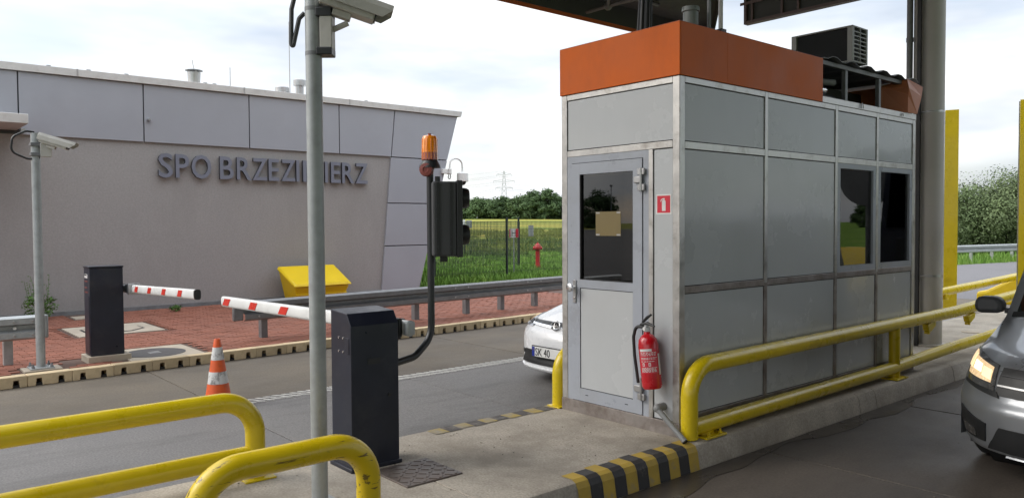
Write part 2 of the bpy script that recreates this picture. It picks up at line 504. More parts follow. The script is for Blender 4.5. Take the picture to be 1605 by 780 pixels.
        if fix:
            bm = bmesh.new()
            bm.from_mesh(me)
            bmesh.ops.recalc_face_normals(bm, faces=bm.faces)
            bm.to_mesh(me)
            bm.free()
        if smooth:
            me.polygons.foreach_set('use_smooth', [True] * len(me.polygons))
            me.set_sharp_from_angle(angle=radians(smooth))
        me.update()
        o = bpy.data.objects.new(name, me)
        COL.objects.link(o)
        if parent is not None:
            o.parent = parent
        o.location = here
        ORG[o.name] = org
        if bevel:
            b = o.modifiers.new('edge', 'BEVEL')
            b.width = bevel
            b.segments = 2
            b.limit_method = 'ANGLE'
            b.angle_limit = radians(40)
            b.harden_normals = False
        if label:
            o['label'] = label
        return o


def box(name, mat, parent, x0, y0, z0, x1, y1, z1, bevel=0.0, **k):
    return MB().box(x0, y0, z0, x1, y1, z1).build(name, mat, parent, bevel=bevel, **k)


def tube(name, mat, parent, pts, r, seg=12, **k):
    return MB().tube(pts, r, seg).build(name, mat, parent, **k)


def struct(name, mb, mat, **k):
    return tag(mb.build(name, mat, None, **k), kind='structure')


def bends(pts, rad, n=8):
    """polyline with rounded corners"""
    pts = [Vector(p) for p in pts]
    o = [pts[0]]
    for i in range(1, len(pts) - 1):
        a, b, c = pts[i - 1], pts[i], pts[i + 1]
        d1, d2 = (a - b).normalized(), (c - b).normalized()
        ang = d1.angle(d2)
        t = min(rad / math.tan(ang / 2), (a - b).length * 0.49, (c - b).length * 0.49)
        r = t * math.tan(ang / 2)
        p1, p2 = b + d1 * t, b + d2 * t
        ce = b + (d1 + d2).normalized() * (r / sin(ang / 2))
        v1, v2 = p1 - ce, p2 - ce
        tot = v1.angle(v2)
        for k in range(n + 1):
            s = k / n
            o.append(ce + (v1 * sin((1 - s) * tot) + v2 * sin(s * tot)) / sin(tot))
    o.append(pts[-1])
    return o


def copy_thing(root, loc, rotz=None, label=None, group=None):
    r = root.copy()
    COL.objects.link(r)
    r.location = loc
    if rotz is not None:
        r.rotation_euler = (0, 0, rotz)
    if label:
        r['label'] = label
    if group:
        r['group'] = group
    for ch in root.children:
        c = ch.copy()
        COL.objects.link(c)
        c.parent = r
        for g in ch.children:
            d = g.copy()
            COL.objects.link(d)
            d.parent = c
    return r


def text_mesh(s, size, extrude=0.0, bold=0.0, xscale=1.0):
    """mesh of one piece of lettering: x right, z up, facing -y, origin at left of baseline; returns MB and width"""
    cu = bpy.data.curves.new('lettering', 'FONT')
    cu.body = s
    cu.size = size
    cu.extrude = extrude
    cu.offset = bold
    cu.resolution_u = 3
    ob = bpy.data.objects.new('lettering', cu)
    COL.objects.link(ob)
    bpy.context.view_layer.update()
    me = bpy.data.meshes.new_from_object(ob.evaluated_get(bpy.context.evaluated_depsgraph_get()))
    mb = MB()
    mb.add([(v.co.x * xscale, -v.co.z, v.co.y) for v in me.vertices], [list(p.vertices) for p in me.polygons])
    mb.m = [0 if abs(p.normal.z) > 0.5 else 1 for p in me.polygons]
    bpy.data.objects.remove(ob)
    bpy.data.meshes.remove(me)
    bpy.data.curves.remove(cu)
    return mb

# ================================================================== SETTING
ZL, ZP, ZI = -0.18, -0.05, 0.17           # left lane, brick pavement, island top


def zground(x, y):
    up_ = min(1.0, max(0.0, (y + 4) / 14.0))
    z = -0.12 + up_ * (0.0150 * max(0.0, -x - 24) if x > -400 else 0.0150 * 376 + 0.004 * (-x - 400))
    if -18.3 < x < 13 and -13 < y < 30.5:
        z = -0.45
    elif x >= -18.3:
        z = -0.06
    return z


def ground_material():
    m = bpy.data.materials.new('meadow_and_crop')
    m.use_nodes = True
    t = m.node_tree
    b = t.nodes['Principled BSDF']
    b.inputs['Roughness'].default_value = 0.95
    b.inputs['Specular IOR Level'].default_value = 0.1
    K = t.links.new
    co = t.nodes.new('ShaderNodeTexCoord').outputs['Object']

    def noise(scale, st, detail=5):
        ma = t.nodes.new('ShaderNodeMapping')
        ma.inputs['Scale'].default_value = st
        ma.inputs['Rotation'].default_value = (0, 0, radians(40))
        n = t.nodes.new('ShaderNodeTexNoise')
        n.inputs['Scale'].default_value = scale
        n.inputs['Detail'].default_value = detail
        K(co, ma.inputs[0])
        K(ma.outputs[0], n.inputs[0])
        return n.outputs[0]

    def ramp(src, stops):
        r = t.nodes.new('ShaderNodeValToRGB')
        e = r.color_ramp.elements
        e[0].position, e[0].color = stops[0][0], (*stops[0][1], 1)
        e[1].position, e[1].color = stops[-1][0], (*stops[-1][1], 1)
        for p, c in stops[1:-1]:
            x = e.new(p)
            x.color = (*c, 1)
        K(src, r.inputs[0])
        return r.outputs[0]
    crop = ramp(noise(0.04, (0.45, 2.6, 1), 9), [(0.38, (0.10, 0.155, 0.028)), (0.49, (0.205, 0.21, 0.042)), (0.62, (0.30, 0.265, 0.058))])
    mead = ramp(noise(0.35, (1, 1, 1), 8), [(0.35, (0.09, 0.17, 0.025)), (0.55, (0.14, 0.24, 0.035)), (0.7, (0.22, 0.25, 0.06))])
    sep = t.nodes.new('ShaderNodeSeparateXYZ')
    K(co, sep.inputs[0])
    mr = t.nodes.new('ShaderNodeMapRange')
    mr.inputs[1].default_value = -30
    mr.inputs[2].default_value = -60
    K(sep.outputs[0], mr.inputs[0])
    mi = t.nodes.new('ShaderNodeMix')
    mi.data_type = 'RGBA'
    K(mr.outputs[0], mi.inputs[0])
    K(mead, mi.inputs[6])
    K(crop, mi.inputs[7])
    fine = t.nodes.new('ShaderNodeTexNoise')
    fine.inputs['Scale'].default_value = 3.0
    fine.inputs['Detail'].default_value = 8
    K(co, fine.inputs[0])
    fr = t.nodes.new('ShaderNodeMapRange')
    fr.inputs[1].default_value = 0.3
    fr.inputs[2].default_value = 0.7
    fr.inputs[3].default_value = 0.7
    fr.inputs[4].default_value = 1.25
    K(fine.outputs[0], fr.inputs[0])
    hs = t.nodes.new('ShaderNodeHueSaturation')
    K(mi.outputs[2], hs.inputs['Color'])
    K(fr.outputs[0], hs.inputs['Value'])
    K(hs.outputs[0], b.inputs['Base Color'])
    bu = t.nodes.new('ShaderNodeBump')
    bu.inputs['Strength'].default_value = 0.6
    bu.inputs['Distance'].default_value = 0.3
    K(fine.outputs[0], bu.inputs['Height'])
    K(bu.outputs[0], b.inputs['Normal'])
    return m


FIELD = ground_material()
gx = [-3000, -1500, -800, -401, -399, -300, -200, -140, -100] + list(range(-80, -18, 2)) + [-18.31, -18.29, -10, -5, 0, 5, 12.99, 13.01, 30, 80, 200, 600, 3000]
gy = [-3000, -800, -300, -120, -60, -30, -13.01, -12.99] + list(range(-10, 30, 2)) + [30.49, 30.51] + list(range(32, 80, 3)) + [100, 140, 200, 300, 420, 600, 1000, 3000]
g = MB()
rg = random.Random(3)
vs_ = []
for y in gy:
    for x in gx:
        z = zground(x, y)
        if x < -22 and x > -390 and y > -5:
            z += rg.uniform(-0.12, 0.12) * min(1, (-x - 22) / 20)
        vs_.append((x, y, z))
nx = len(gx)
g.add(vs_, [(j * nx + i, j * nx + i + 1, (j + 1) * nx + i + 1, (j + 1) * nx + i) for j in range(len(gy) - 1) for i in range(nx - 1)])
struct('ground', g, FIELD, smooth=20)

# ------------------------------------------------------------------ lanes: concrete slabs with open joints
LX0, LX1 = -11.6, -4.80
left_lane = struct('left_lane', MB().box(LX0, -8, ZL - 0.30, LX1 - 0.001, 16.4, ZL - 0.035), SAND)
right_lane = struct('right_lane', MB().box(-3.3, -8, -0.30, 12.5, 18.6, -0.035), SAND)


def slabs(root, xs, ys, z, mats, name, gap=0.012):
    k = 0
    for i in range(len(xs) - 1):
        for j in range(len(ys) - 1):
            MB().box(xs[i] + gap / 2, ys[j] + gap / 2, z - 0.034, xs[i + 1] - gap / 2, ys[j + 1] - gap / 2, z + RND.uniform(-0.0015, 0.0015)).build(
                name, mats[i], root, bevel=0.004)
            k += 1


ysl = [-8 + 0.0, -6.1, -3.85, -1.6, 0.65, 2.9, 5.15, 7.4, 9.65, 11.9, 14.15, 16.4, 18.6]
slabs(left_lane, [LX0, -8.10, LX1], ysl[:-1], ZL, [LANE_BROWN, LANE], 'concrete_slab')
slabs(right_lane, [-3.20, 0.55, 4.5, 8.5, 12.5], ysl, 0.0, [LANE_DARK, LANE_DARK, LANE, LANE], 'concrete_slab')

# wet margin along the island kerb, a thin film with a ragged edge
w = MB()
top, bot = [], []
for i in range(60):
    y = 2.2 + i * 0.17
for i in range(300):
    y = 2.2 + i * 0.034
    top.append((-3.196, y, 0.0035))
    e = 0.13 + 0.05 * sin(y * 2.1) + 0.035 * sin(y * 5.3 + 1) + 0.012 * sin(y * 11.1) + 0.10 * max(0, 1 - abs(y - 3.6) / 1.3)
    bot.append((-3.196 + e, y, 0.0035))
w.add(top + bot, [(i, i + 1, 301 + i, 300 + i) for i in range(299)])
MB_wet = w.build('wet_streak', WET, right_lane, smooth=0)

# twisted white line along the joint of the left lane
line = struct('lane_line', MB().box(-8.23, 3.0, ZL - 0.01, -7.97, 16.4, ZL + 0.0030), LANE)
dab_me = None
for i in range(264):
    row = i % 2
    y = 3.05 + (i // 2) * 0.10 + row * .05
    if dab_me is None:
        mbd = MB().prism([(-0.062, -0.050), (-0.02, -0.030), (0.05, 0.022), (0.062, 0.050), (0.03, 0.042), (-0.045, -0.012)], 'z', 0, 0.006)
        d = mbd.build('paint_dab', ROADWHITE, line)
        dab_me = d.data
    else:
        d = bpy.data.objects.new('paint_dab', dab_me)
        COL.objects.link(d)
        d.parent = line
    d.location = (-8.155 + row * .115 + RND.uniform(-.004, .004), y, ZL + 0.0032)
    d.scale = (RND.uniform(.85, 1.05), RND.uniform(.75, 1.1), 1)
    d.rotation_euler = (0, 0, RND.uniform(-.12, .12))

# road beyond the toll lanes
road = MB().add([(-19, 18.61, -0.004), (13, 18.61, -0.004), (13, 75, -0.004), (-4.0, 75, -0.004), (-12.0, 31.5, -0.004), (-14.5, 24, -0.004)], [(0, 1, 2, 3, 4, 5)])
struct('road', road, ASPHALT, smooth=0)
MB().add([(-11.6, 16.41, ZL), (LX1 - .001, 16.41, ZL), (LX1 - .001, 18.60, -.004), (-11.6, 18.60, -.004), (-11.6, 16.41, ZL - .3), (LX1 - .001, 16.41, ZL - .3), (LX1 - .001, 18.60, ZL - .3), (-11.6, 18.60, ZL - .3)],
         [(0, 1, 2, 3), (7, 6, 5, 4), (0, 4, 5, 1), (1, 5, 6, 2), (2, 6, 7, 3), (3, 7, 4, 0)]).build('ramp_slab', LANE_BROWN, left_lane, smooth=0)

yard = MB().add([(-150, -9, -0.045), (-150, -170, -0.045), (13, -170, -0.045), (13, -9, -0.045)], [(0, 1, 2, 3)])
struct('approach_yard', yard, M('dark_asphalt', (0.055, 0.052, 0.05), 0.85, 0.0, 0.12, 0.5, 0.3, 90), smooth=0)

# ------------------------------------------------------------------ left kerb with drain slots


def kerb_x(y):
    return -10.60 - 0.052 * (y - 1.1)


kerb = struct('left_kerb', MB().add([(kerb_x(-8) - .13, -8, ZL - .3), (kerb_x(-8) - .02, -8, ZL - .3), (kerb_x(18.5) - .02, 18.5, ZL - .3), (kerb_x(18.5) - .13, 18.5, ZL - .3),
                                     (kerb_x(-8) - .13, -8, ZL + .03), (kerb_x(-8) - .02, -8, ZL + .03), (kerb_x(18.5) - .02, 18.5, ZL + .03), (kerb_x(18.5) - .13, 18.5, ZL + .03)],
                                    [(0, 3, 2, 1), (4, 5, 6, 7), (0, 1, 5, 4), (1, 2, 6, 5), (2, 3, 7, 6), (3, 0, 4, 7)]), SEAL)
ka = math.atan(0.052)
kst = MB()
h = 0.135
notch = [(0.0, 0)]
for c_ in (0.117, 0.352):
    notch += [(c_ - .036, 0), (c_ - .028, .086), (c_ + .028, .086), (c_ + .036, 0)]
prof = notch + [(0.466, 0), (0.466, h), (0.0, h)]
kst.prism(prof, 'x', -0.15, 0.0)
first = None
n = 0
y = -6.9
while y < 18:
    x = kerb_x(y)
    if first is None:
        first = kst.build('kerb_stone', KERB, kerb, local=True, smooth=0, bevel=0.006)
        o = first
    else:
        o = bpy.data.objects.new('kerb_stone', first.data)
        COL.objects.link(o)
        o.parent = kerb
        b = o.modifiers.new('edge', 'BEVEL')
        b.width = 0.006
        b.limit_method = 'ANGLE'
    o.location = (x + RND.uniform(-.003, .003), y, ZL + RND.uniform(-.002, .002))
    o.rotation_euler = (0, 0, ka)
    y += 0.47

# ------------------------------------------------------------------ brick pavement
pav = MB().add([(kerb_x(-7) - .12, -7, -.4), (kerb_x(18) - .12, 18, -.4), (-18.2, 18, -.4), (-18.2, -7, -.4),
                (kerb_x(-7) - .12, -7, ZP - .012), (kerb_x(18) - .12, 18, ZP - .012), (-18.2, 18, ZP - .012), (-18.2, -7, ZP - .012)],
               [(0, 1, 2, 3), (7, 6, 5, 4), (0, 4, 5, 1), (1, 5, 6, 2), (2, 6, 7, 3), (3, 7, 4, 0)])
pav = struct('brick_pavement', pav, SAND)
HOLES = [(-15.15, 2.70, -13.75, 4.05), (-11.95, 2.72, -10.75, 3.72), (-11.55, 2.05, -11.05, 2.85), (-11.2, 1.55, -10.85, 1.98), (-17.3, 3.2, -16.3, 3.5)]
bm_ = MB().box(-.0485, -.0985, -.02, .0485, .0985, 0)
brick0 = None
far = MB()
cands = []
for r in range(75):
    x = -10.80 - r * 0.1045
    for q in range(-12, 78):
        y = q * 0.2045 + (0.102 if r % 2 else 0)
        if x > kerb_x(y) - 0.21 or x < -17.36:
            continue
        if any(a - .04 < x < c + .04 and b - .09 < y < d + .09 for a, b, c, d in HOLES):
            continue
        if y < 0.75 + (-10.7 - x) * 0.10 or y > 13.5:
            continue
        cands.append((x * x + y * y, x, y))
cands.sort()
for i, (dd, x, y) in enumerate(cands):
    z = ZP + RND.uniform(-.003, .002)
    if i < 300:
        if brick0 is None:
            o = brick0 = bm_.build('brick', BRICK, pav, local=True, smooth=0)
        else:
            o = bpy.data.objects.new('brick', brick0.data)
            COL.objects.link(o)
            o.parent = pav
        o.location = (x, y, z)
        o.rotation_euler = (RND.uniform(-.012, .012), RND.uniform(-.012, .012), RND.uniform(-.015, .015))
    else:
        a, b = .0485, .0985
        j = RND.uniform(-.004, .004)
        far.add([(x - a, y - b, z - .02), (x + a, y - b, z - .02), (x + a, y + b, z - .02), (x - a, y + b, z - .02),
                 (x - a, y - b, z + j), (x + a, y - b, z), (x + a, y + b, z - j), (x - a, y + b, z)],
                [(4, 5, 6, 7), (0, 1, 5, 4), (1, 2, 6, 5), (2, 3, 7, 6), (3, 0, 4, 7)])
tag(far.build('brick_field', BRICK, pav, smooth=0, fix=False), kind='stuff')
# end of the paving towards the camera side, beyond the frame
MB().box(-17.3, -7, ZP - .03, -11.0, 0.7, ZP - .002).build('paving_edge', BRICK, pav)

# concrete surround with octagonal cover, and round manhole beside the far barrier
cover = thing('access_cover', 'pale concrete cover with dark octagonal seam in the paving behind the far barrier post', 'manhole cover', (-14.45, 3.35, ZP))
box('surround', PALE, cover, -15.13, 2.73, ZP - .04, -13.77, 4.03, ZP + .004, bevel=.004)
oc = []
for k in range(8):
    a = pi / 8 + k * pi / 4
    oc.append((-14.45 + .52 * cos(a) * 1.02, 3.37 + .50 * sin(a)))
oc2 = [(-14.45 + (x + 14.45) * .90, 3.37 + (y - 3.37) * .92) for x, y in oc]
MB().prism(oc, 'z', ZP - .02, ZP + .007).build('seam', SEAL, cover, smooth=0)
MB().prism(oc2, 'z', ZP - .02, ZP + .012).build('lid', PALE, cover, smooth=0)
man = thing('round_manhole', 'round dark iron manhole cover set in pale concrete beside the far barrier post', 'manhole cover', (-11.3, 3.13, ZP))
box('surround', PALE, man, -11.93, 2.75, ZP - .04, -10.86, 3.70, ZP + .004, bevel=.004)
MB().lathe([(.40, -.02), (.40, .008), (.375, .012), (.365, .009), (.001, .009)], (-11.35, 3.17, ZP), 36).build('iron_lid', IRON, man)
box('centre_plate', STEEL, man, -11.43, 3.09, ZP, -11.27, 3.24, ZP + .0125, bevel=.002)
slab_ = thing('concrete_patch', 'small pale concrete slab flush with the paving below the building wall', 'paving slab', (-16.8, 3.35, ZP))
box('slab', PALE, slab_, -17.0, 3.22, ZP - .03, -16.5, 3.48, ZP + .004, bevel=.003)

# ------------------------------------------------------------------ island
ix0, ix1 = -4.79, -3.255
isl = struct('island', MB().box(ix0 + .02, -6, ZL - .3, ix1 - .05, 18.5, ZI - .03), CONC)
cuts = [-6, -3, 0.3, 2.62, 6.78, 7.10, 8.9, 11.3, 13.8, 16.2, 18.5]
for a, b in zip(cuts[:-1], cuts[1:]):
    MB().prism([(ix0, ZL - .2), (ix1 + .06, -.12), (ix1 + .05, 0.0), (ix1 + .03, ZI - .045), (ix1 + .012, ZI - .012), (ix1 - .015, ZI), (ix0 + .02, ZI), (ix0, ZI - .02)], 'y',
               a + .004, b - .004).build('island_block', CONC, isl, smooth=30, bevel=.003)
# black and yellow hazard stripes on both edges of the island, painted sheets on top and down the kerb face
for i in range(11):
    a = 3.245 + i * 0.1065
    b = a + 0.1065
    j = RND.uniform(-.012, .012)
    mbs = MB()
    yy = MB()
    prof = [(-.115 + j, ZI + .004), (-.017, ZI + .004), (.0145, ZI - .0095), (.0345, ZI - .0435), (.0545, 0.004)]
    v = [(ix1 + p, a, z) for p, z in prof] + [(ix1 + p, b - .002, z) for p, z in prof]
    mbs.add(v, [(k, k + 1, 6 + k, 5 + k) for k in range(4)])
    mbs.build('yellow_stripe' if i % 2 == 0 else 'black_stripe', STRIPE_Y if i % 2 == 0 else STRIPE_B, isl, smooth=0, fix=False)
    a2 = 3.22 + i * 0.118
    q = MB().add([(ix0 + .022, a2, ZI + .004), (ix0 + .15 + j, a2, ZI + .004), (ix0 + .15 + j, a2 + .116, ZI + .004), (ix0 + .022, a2 + .116, ZI + .004)], [(0, 1, 2, 3)])
    q.build('faded_yellow_stripe' if i % 2 == 0 else 'faded_dark_stripe', FADE_Y if i % 2 == 0 else FADE_B, isl, smooth=0, fix=False)
# checker plate in the island top
pl = thing('checker_plate', 'square brown steel checker plate lying in the island beside the near barrier cabinet', 'access cover', (-4.0, 2.63, ZI))
P4 = [(-4.19, 2.47), (-3.80, 2.42), (-3.80, 2.83), (-4.20, 2.83)]
box('plate', IRON_BROWN, pl, -4.20, 2.43, ZI - .01, -3.80, 2.83, ZI + .010, bevel=.003)
lug = MB()
for i in range(7):
    for j in range(7):
        a = pi / 4 if (i + j) % 2 else -pi / 4
        cx, cy = -4.172 + i * .0573, 2.458 + j * .0573
        d = Vector((cos(a), sin(a), 0))
        s = Vector((-sin(a), cos(a), 0))
        lug.obox((cx, cy, ZI + .0105), d * .024, s * .007, (0, 0, .003))
tag(lug.build('raised_lugs', IRON_BROWN, pl, smooth=0), kind='stuff')
tag(MB().lathe([(.13, 0), (.13, .006), (.12, .008), (.001, .008)], (-4.02, 11.75, ZI), 28).build('drain_cover', PALE, None, loc=(-4.02, 11.75, ZI)),
    'small pale round cover in the island concrete beyond the booth', 'drain cover')


# ================================================================== BUILDING
WX = -17.4
bld = thing('toll_building', 'low taupe rendered building with silver grey panel band and slanting end wall', 'building', (-17.4, 6, ZP))
MB().prism([(-7.5, ZP - .2), (10.42, ZP - .2), (10.75, 3.46), (-7.5, 3.46)], 'x', -30, WX - .03).build('wall', WALL, bld, smooth=0)
MB().prism([(-7.5, 3.40), (10.75, 3.40), (10.38, ZP - .3), (11.50, ZP - .3), (12.86, 4.66), (-7.5, 4.66)], 'x', -30, WX - .06).build('upper_wall', DARKGREY, bld, smooth=0)
box('plinth', GALV_DARK, bld, -29, -7.4, ZP - .2, WX - .005, 10.40, ZP + .07)


def facade(poly):
    MB().prism(poly, 'x', WX - .058, WX + .02).build('facade_panel', FACADE, bld, smooth=0, bevel=.004)


g2 = .012
seams = [-7.48, -6.53, -4.27, -2.0, 0.25, 2.51, 4.74, 6.99, 9.25]
for a, b in zip(seams[:-1], seams[1:]):
    zb = 3.80 if b < 2.6 else 3.455
    facade([(a + g2, zb), (b - g2, zb), (b - g2, 4.645), (a + g2, 4.645)])
facade([(9.25 + g2, 3.455), (10.715, 3.455), (10.835, 4.645), (9.25 + g2, 4.645)])
facade([(10.74, 3.455), (12.50, 3.455), (12.855, 4.645), (10.86, 4.645)])


def edge_l(z):
    return 10.40 + (10.72 - 10.40) * (z - 0.0) / 3.44


def edge_r(z):
    return 11.55 + (12.50 - 11.55) * (z - 0.0) / 3.44


for z0, z1 in ((ZP + .06, 1.135), (1.16, 2.24), (2.265, 3.43)):
    facade([(edge_l(z0), z0), (edge_r(z0), z0), (edge_r(z1), z1), (edge_l(z1), z1)])
MB().prism([(-7.5, 4.655), (12.95, 4.655), (12.99, 4.80), (-7.5, 4.80)], 'x', -30.2, WX + .075).build('coping', COPING, bld, smooth=0, bevel=.006)
for y in (3.5, 6.85, 9.5):
    box('coping_joint', STEEL, bld, WX - .3, y, 4.652, WX + .079, y + .03, 4.803)
can = MB().prism([(-7.5, 3.53), (2.48, 3.53), (2.48, 3.70), (-7.5, 3.70)], 'x', WX - .02, WX + 1.25).build('door_canopy', COPING, bld, bevel=.008)
box('canopy_bracket', STEEL, bld, WX - .03, 2.52, 3.50, WX + .15, 2.60, 3.56)
MB().lathe([(.035, 0), (.035, .05), (.02, .08), (.001, .08)], (WX + .02, 4.83, 3.91), 10, (1, 0, 0)).build('wall_hook', STEEL, bld)
for y in (3.0, 3.7, 4.4, 6.0, 6.2, 7.9, 10.0):
    box('roof_clip', GALV_DARK, bld, WX - .1, y, 4.80, WX, y + .07, 4.83)

# lettering on the wall: every letter stands off the render
sign = thing('wall_lettering', 'raised slate grey capital letters spelling a place name along the taupe wall', 'sign', (WX, 5.0, 2.7))
base_y, zb0 = 5.02, 2.735
SZ = 0.715
spots = dict(S=0)
txt = "SPO BRZEZIMIERZ"
# letter left edges measured along the wall, metres
lefts = [5.00, 5.35, 5.68, None, 6.29, 6.67, 7.03, 7.41, 7.72, 8.09, 8.26, 8.83, 8.99, 9.29, 9.66]
widths = dict(S=.29, P=.28, O=.42, B=.31, R=.33, Z=.345, E=.255, I=.075, M=.48)
for ch, ly in zip(txt, lefts):
    if ly is None:
        continue
    mb = text_mesh(ch, SZ, 0.035, 0.009)
    xs = [p.x for p in mb.v]
    x0 = min(xs)
    wmax = widths[ch]
    for p in mb.v:
        p.x = x0 + (p.x - x0) * wmax / (max(xs) - x0)
    R = Matrix(((0, -1, 0, WX + 0.03), (1, 0, 0, ly), (0, 0, 1, zb0), (0, 0, 0, 1)))
    mb.v = [Vector((p.x - x0, p.y, p.z)) for p in mb.v]
    mb.move(R)
    mb.build('letter', [LETTER, LETTER_SIDE], sign, smooth=30)

# things on the roof
chim = thing('chimney_cowl', 'tapered sheet metal chimney with a flat rain cap on the building roof', 'chimney', (-19, 6.32, 4.7))
MB().lathe([(.11, 0), (.11, .3), (.17, .31), (.13, .33), (.15, .62), (.001, .62)], (-19, 6.32, 4.7), 16).build('flue', STEEL, chim)
MB().lathe([(.20, 0), (.20, .012), (.03, .05), (.001, .05)], (-19, 6.32, 5.36), 16).build('rain_cap', GALV_DARK, chim)
for a in (0, 2.1, 4.2):
    tube('cap_strut', STEEL, chim, [(-19 + .13 * cos(a), 6.32 + .13 * sin(a), 5.30), (-19 + .15 * cos(a), 6.32 + .15 * sin(a), 5.37)], .008, 6)
tube('rod', STEEL, chim, [(-19, 6.32, 5.40), (-19, 6.28, 5.62)], .008, 6)


def vent(y, z, r, label):
    v = thing('roof_vent', label, 'roof vent', (-19, y, 4.7), group='metal roof vents on the building')
    MB().lathe([(r * .65, 0), (r * .65, z - .15 - 4.7), (.001, z - .15 - 4.7)], (-19, y, 4.7), 14).build('duct', STEEL, v)
    MB().lathe([(r, -.16), (r, -.02), (r * .9, 0), (.001, 0)], (-19, y, z), 16).build('hood', STEEL, v)


vent(8.51, 5.22, .17, 'low round metal roof vent left of the taller vent on the building roof')
vent(8.99, 5.46, .16, 'taller round metal roof vent partly behind the near camera pole')
tag(MB().tube([(-19, 7.18, 4.7), (-19, 7.18, 5.55)], .011, 6).build('lightning_rod', STEEL, None, loc=(-19, 7.18, 4.7)), 'short thin lightning rod on the roof right of the chimney', 'lightning rod', 'lightning rods on the roof')
tag(MB().tube([(-19, 8.72, 4.7), (-19, 8.72, 6.9)], .012, 6).build('lightning_rod', STEEL, None, loc=(-19, 8.72, 4.7)), 'tall thin lightning rod on the roof beside the two vents', 'lightning rod', 'lightning rods on the roof')

dome = thing('dome_camera', 'white dome camera hanging from a curved arm at the slanting building corner', 'security camera', (WX + .02, 12.42, 3.12))
box('junction_box', WHITE, dome, WX + .02, 12.30, 3.07, WX + .11, 12.47, 3.20, bevel=.01)
box('pivot_block', WHITE, dome, WX + .02, 12.475, 3.06, WX + .15, 12.56, 3.21, bevel=.01)
tube('arm', WHITE, dome, [(WX + .1, 12.52, 3.2), (WX + .1, 12.53, 3.33)] + [(WX + .1, 12.74 - .21 * cos(a * pi / 8), 3.33 + .17 * sin(a * pi / 8)) for a in range(1, 8)] + [(WX + .1, 12.95, 3.33), (WX + .1, 12.96, 3.10)], .024, 10)
tube('cable', BLACK, dome, bends([(WX + .1, 12.5, 3.06), (WX + .1, 12.46, 2.95), (WX + .1, 12.54, 2.92), (WX + .1, 12.55, 3.06)], .05, 4), .012, 6)
MB().lathe([(.001, .17), (.10, .165), (.155, .13), (.16, -.09), (.13, -.10), (.001, -.1)], (WX + .1, 12.96, 2.97), 18).build('housing', WHITE, dome)
MB().sphere((WX + .1, 12.96, 2.87), .10).build('lens_dome', BLACK, dome)

# grit bin against the wall
binr = thing('grit_bin', 'bright yellow grit bin with a sloping lid against the taupe wall', 'grit bin', (-16.9, 8.25, ZP))
bx_b, bx_f = -17.25, -16.45
body = MB()
body.add([(bx_b, 7.72, ZP), (bx_f + -.12, 7.72, ZP), (bx_f - .12, 8.85, ZP), (bx_b, 8.85, ZP),
          (bx_b, 7.56, .66), (bx_f, 7.60, .29), (bx_f, 8.97, .29), (bx_b, 8.97, .66)],
         [(0, 3, 2, 1), (4, 5, 6, 7), (0, 1, 5, 4), (1, 2, 6, 5), (2, 3, 7, 6), (3, 0, 4, 7)])
body.build('body', YELLOW_BIN, binr, bevel=.03)
lid = MB()
lid.add([(bx_b, 7.52, .68), (bx_f + .06, 7.56, .30), (bx_f + .06, 9.01, .30), (bx_b, 9.01, .68),
         (bx_b, 7.56, .745), (bx_f + .03, 7.60, .36), (bx_f + .03, 8.97, .36), (bx_b, 8.97, .745)],
        [(0, 3, 2, 1), (4, 5, 6, 7), (0, 1, 5, 4), (1, 2, 6, 5), (2, 3, 7, 6), (3, 0, 4, 7)])
lid.build('lid', YELLOW_BIN, binr, bevel=.02)
for dz in (.02, .10):
    MB().prism([(7.66, dz), (8.91, dz), (8.93, dz + .03), (7.64, dz + .03)], 'x', bx_f - .12, bx_f - .035).build('rib', YELLOW_BIN, binr, bevel=.005)

# ------------------------------------------------------------------ guard rails (W-beams on posts)
def w_profile(hgt=.31, dep=.083):
    f = [(.02, -.155), (dep, -.125), (dep, -.052), (.0, -.022), (.0, .022), (dep, .052), (dep, .125), (.02, .155)]
    return f + [(a - .005, b) for a, b in f[::-1]]


WP = w_profile()


def guard_rail(label, pts, posts, zc, zbot, mat, seg=4.0, group='guard rails'):
    """pts: level polyline of the face; the face looks to the right of the direction of travel"""
    r = thing('guard_rail', label, 'guard rail', (posts[0][0], posts[0][1], zbot), group=group)
    for a, b in zip(pts[:-1], pts[1:]):
        a3, b3 = Vector((*a, zc)), Vector((*b, zc))
        MB().sweep(WP, [a3, b3]).build('rail_beam', mat, r, smooth=0)
    for (x, y) in posts:
        mb = MB()
        mb.box(x - .055, y - .05, zbot - .2, x + .055, y - .044, zc + .12)
        mb.box(x - .055, y + .044, zbot - .2, x + .055, y + .05, zc + .12)
        mb.box(x + .049, y - .0435, zbot - .2, x + .055, y + .0435, zc + .12)
        mb.build('post', mat, r, smooth=0)
        box('spacer', mat, r, x + .06, y - .04, zc - .10, x + .115, y + .04, zc + .10)
    return r


def rail_bolts(r, spots, mat):
    for x, y, z in spots:
        MB().lathe([(.016, 0), (.016, .008), (.008, .012), (.001, .012)], (x, y, z), 8, (1, 0, 0)).build('bolt', mat, r)


# main rail in front of the building, running away along the paving
def gx_(y):
    return -11.62 - 0.085 * (y - 4.5) if y > 4.5 else -11.62


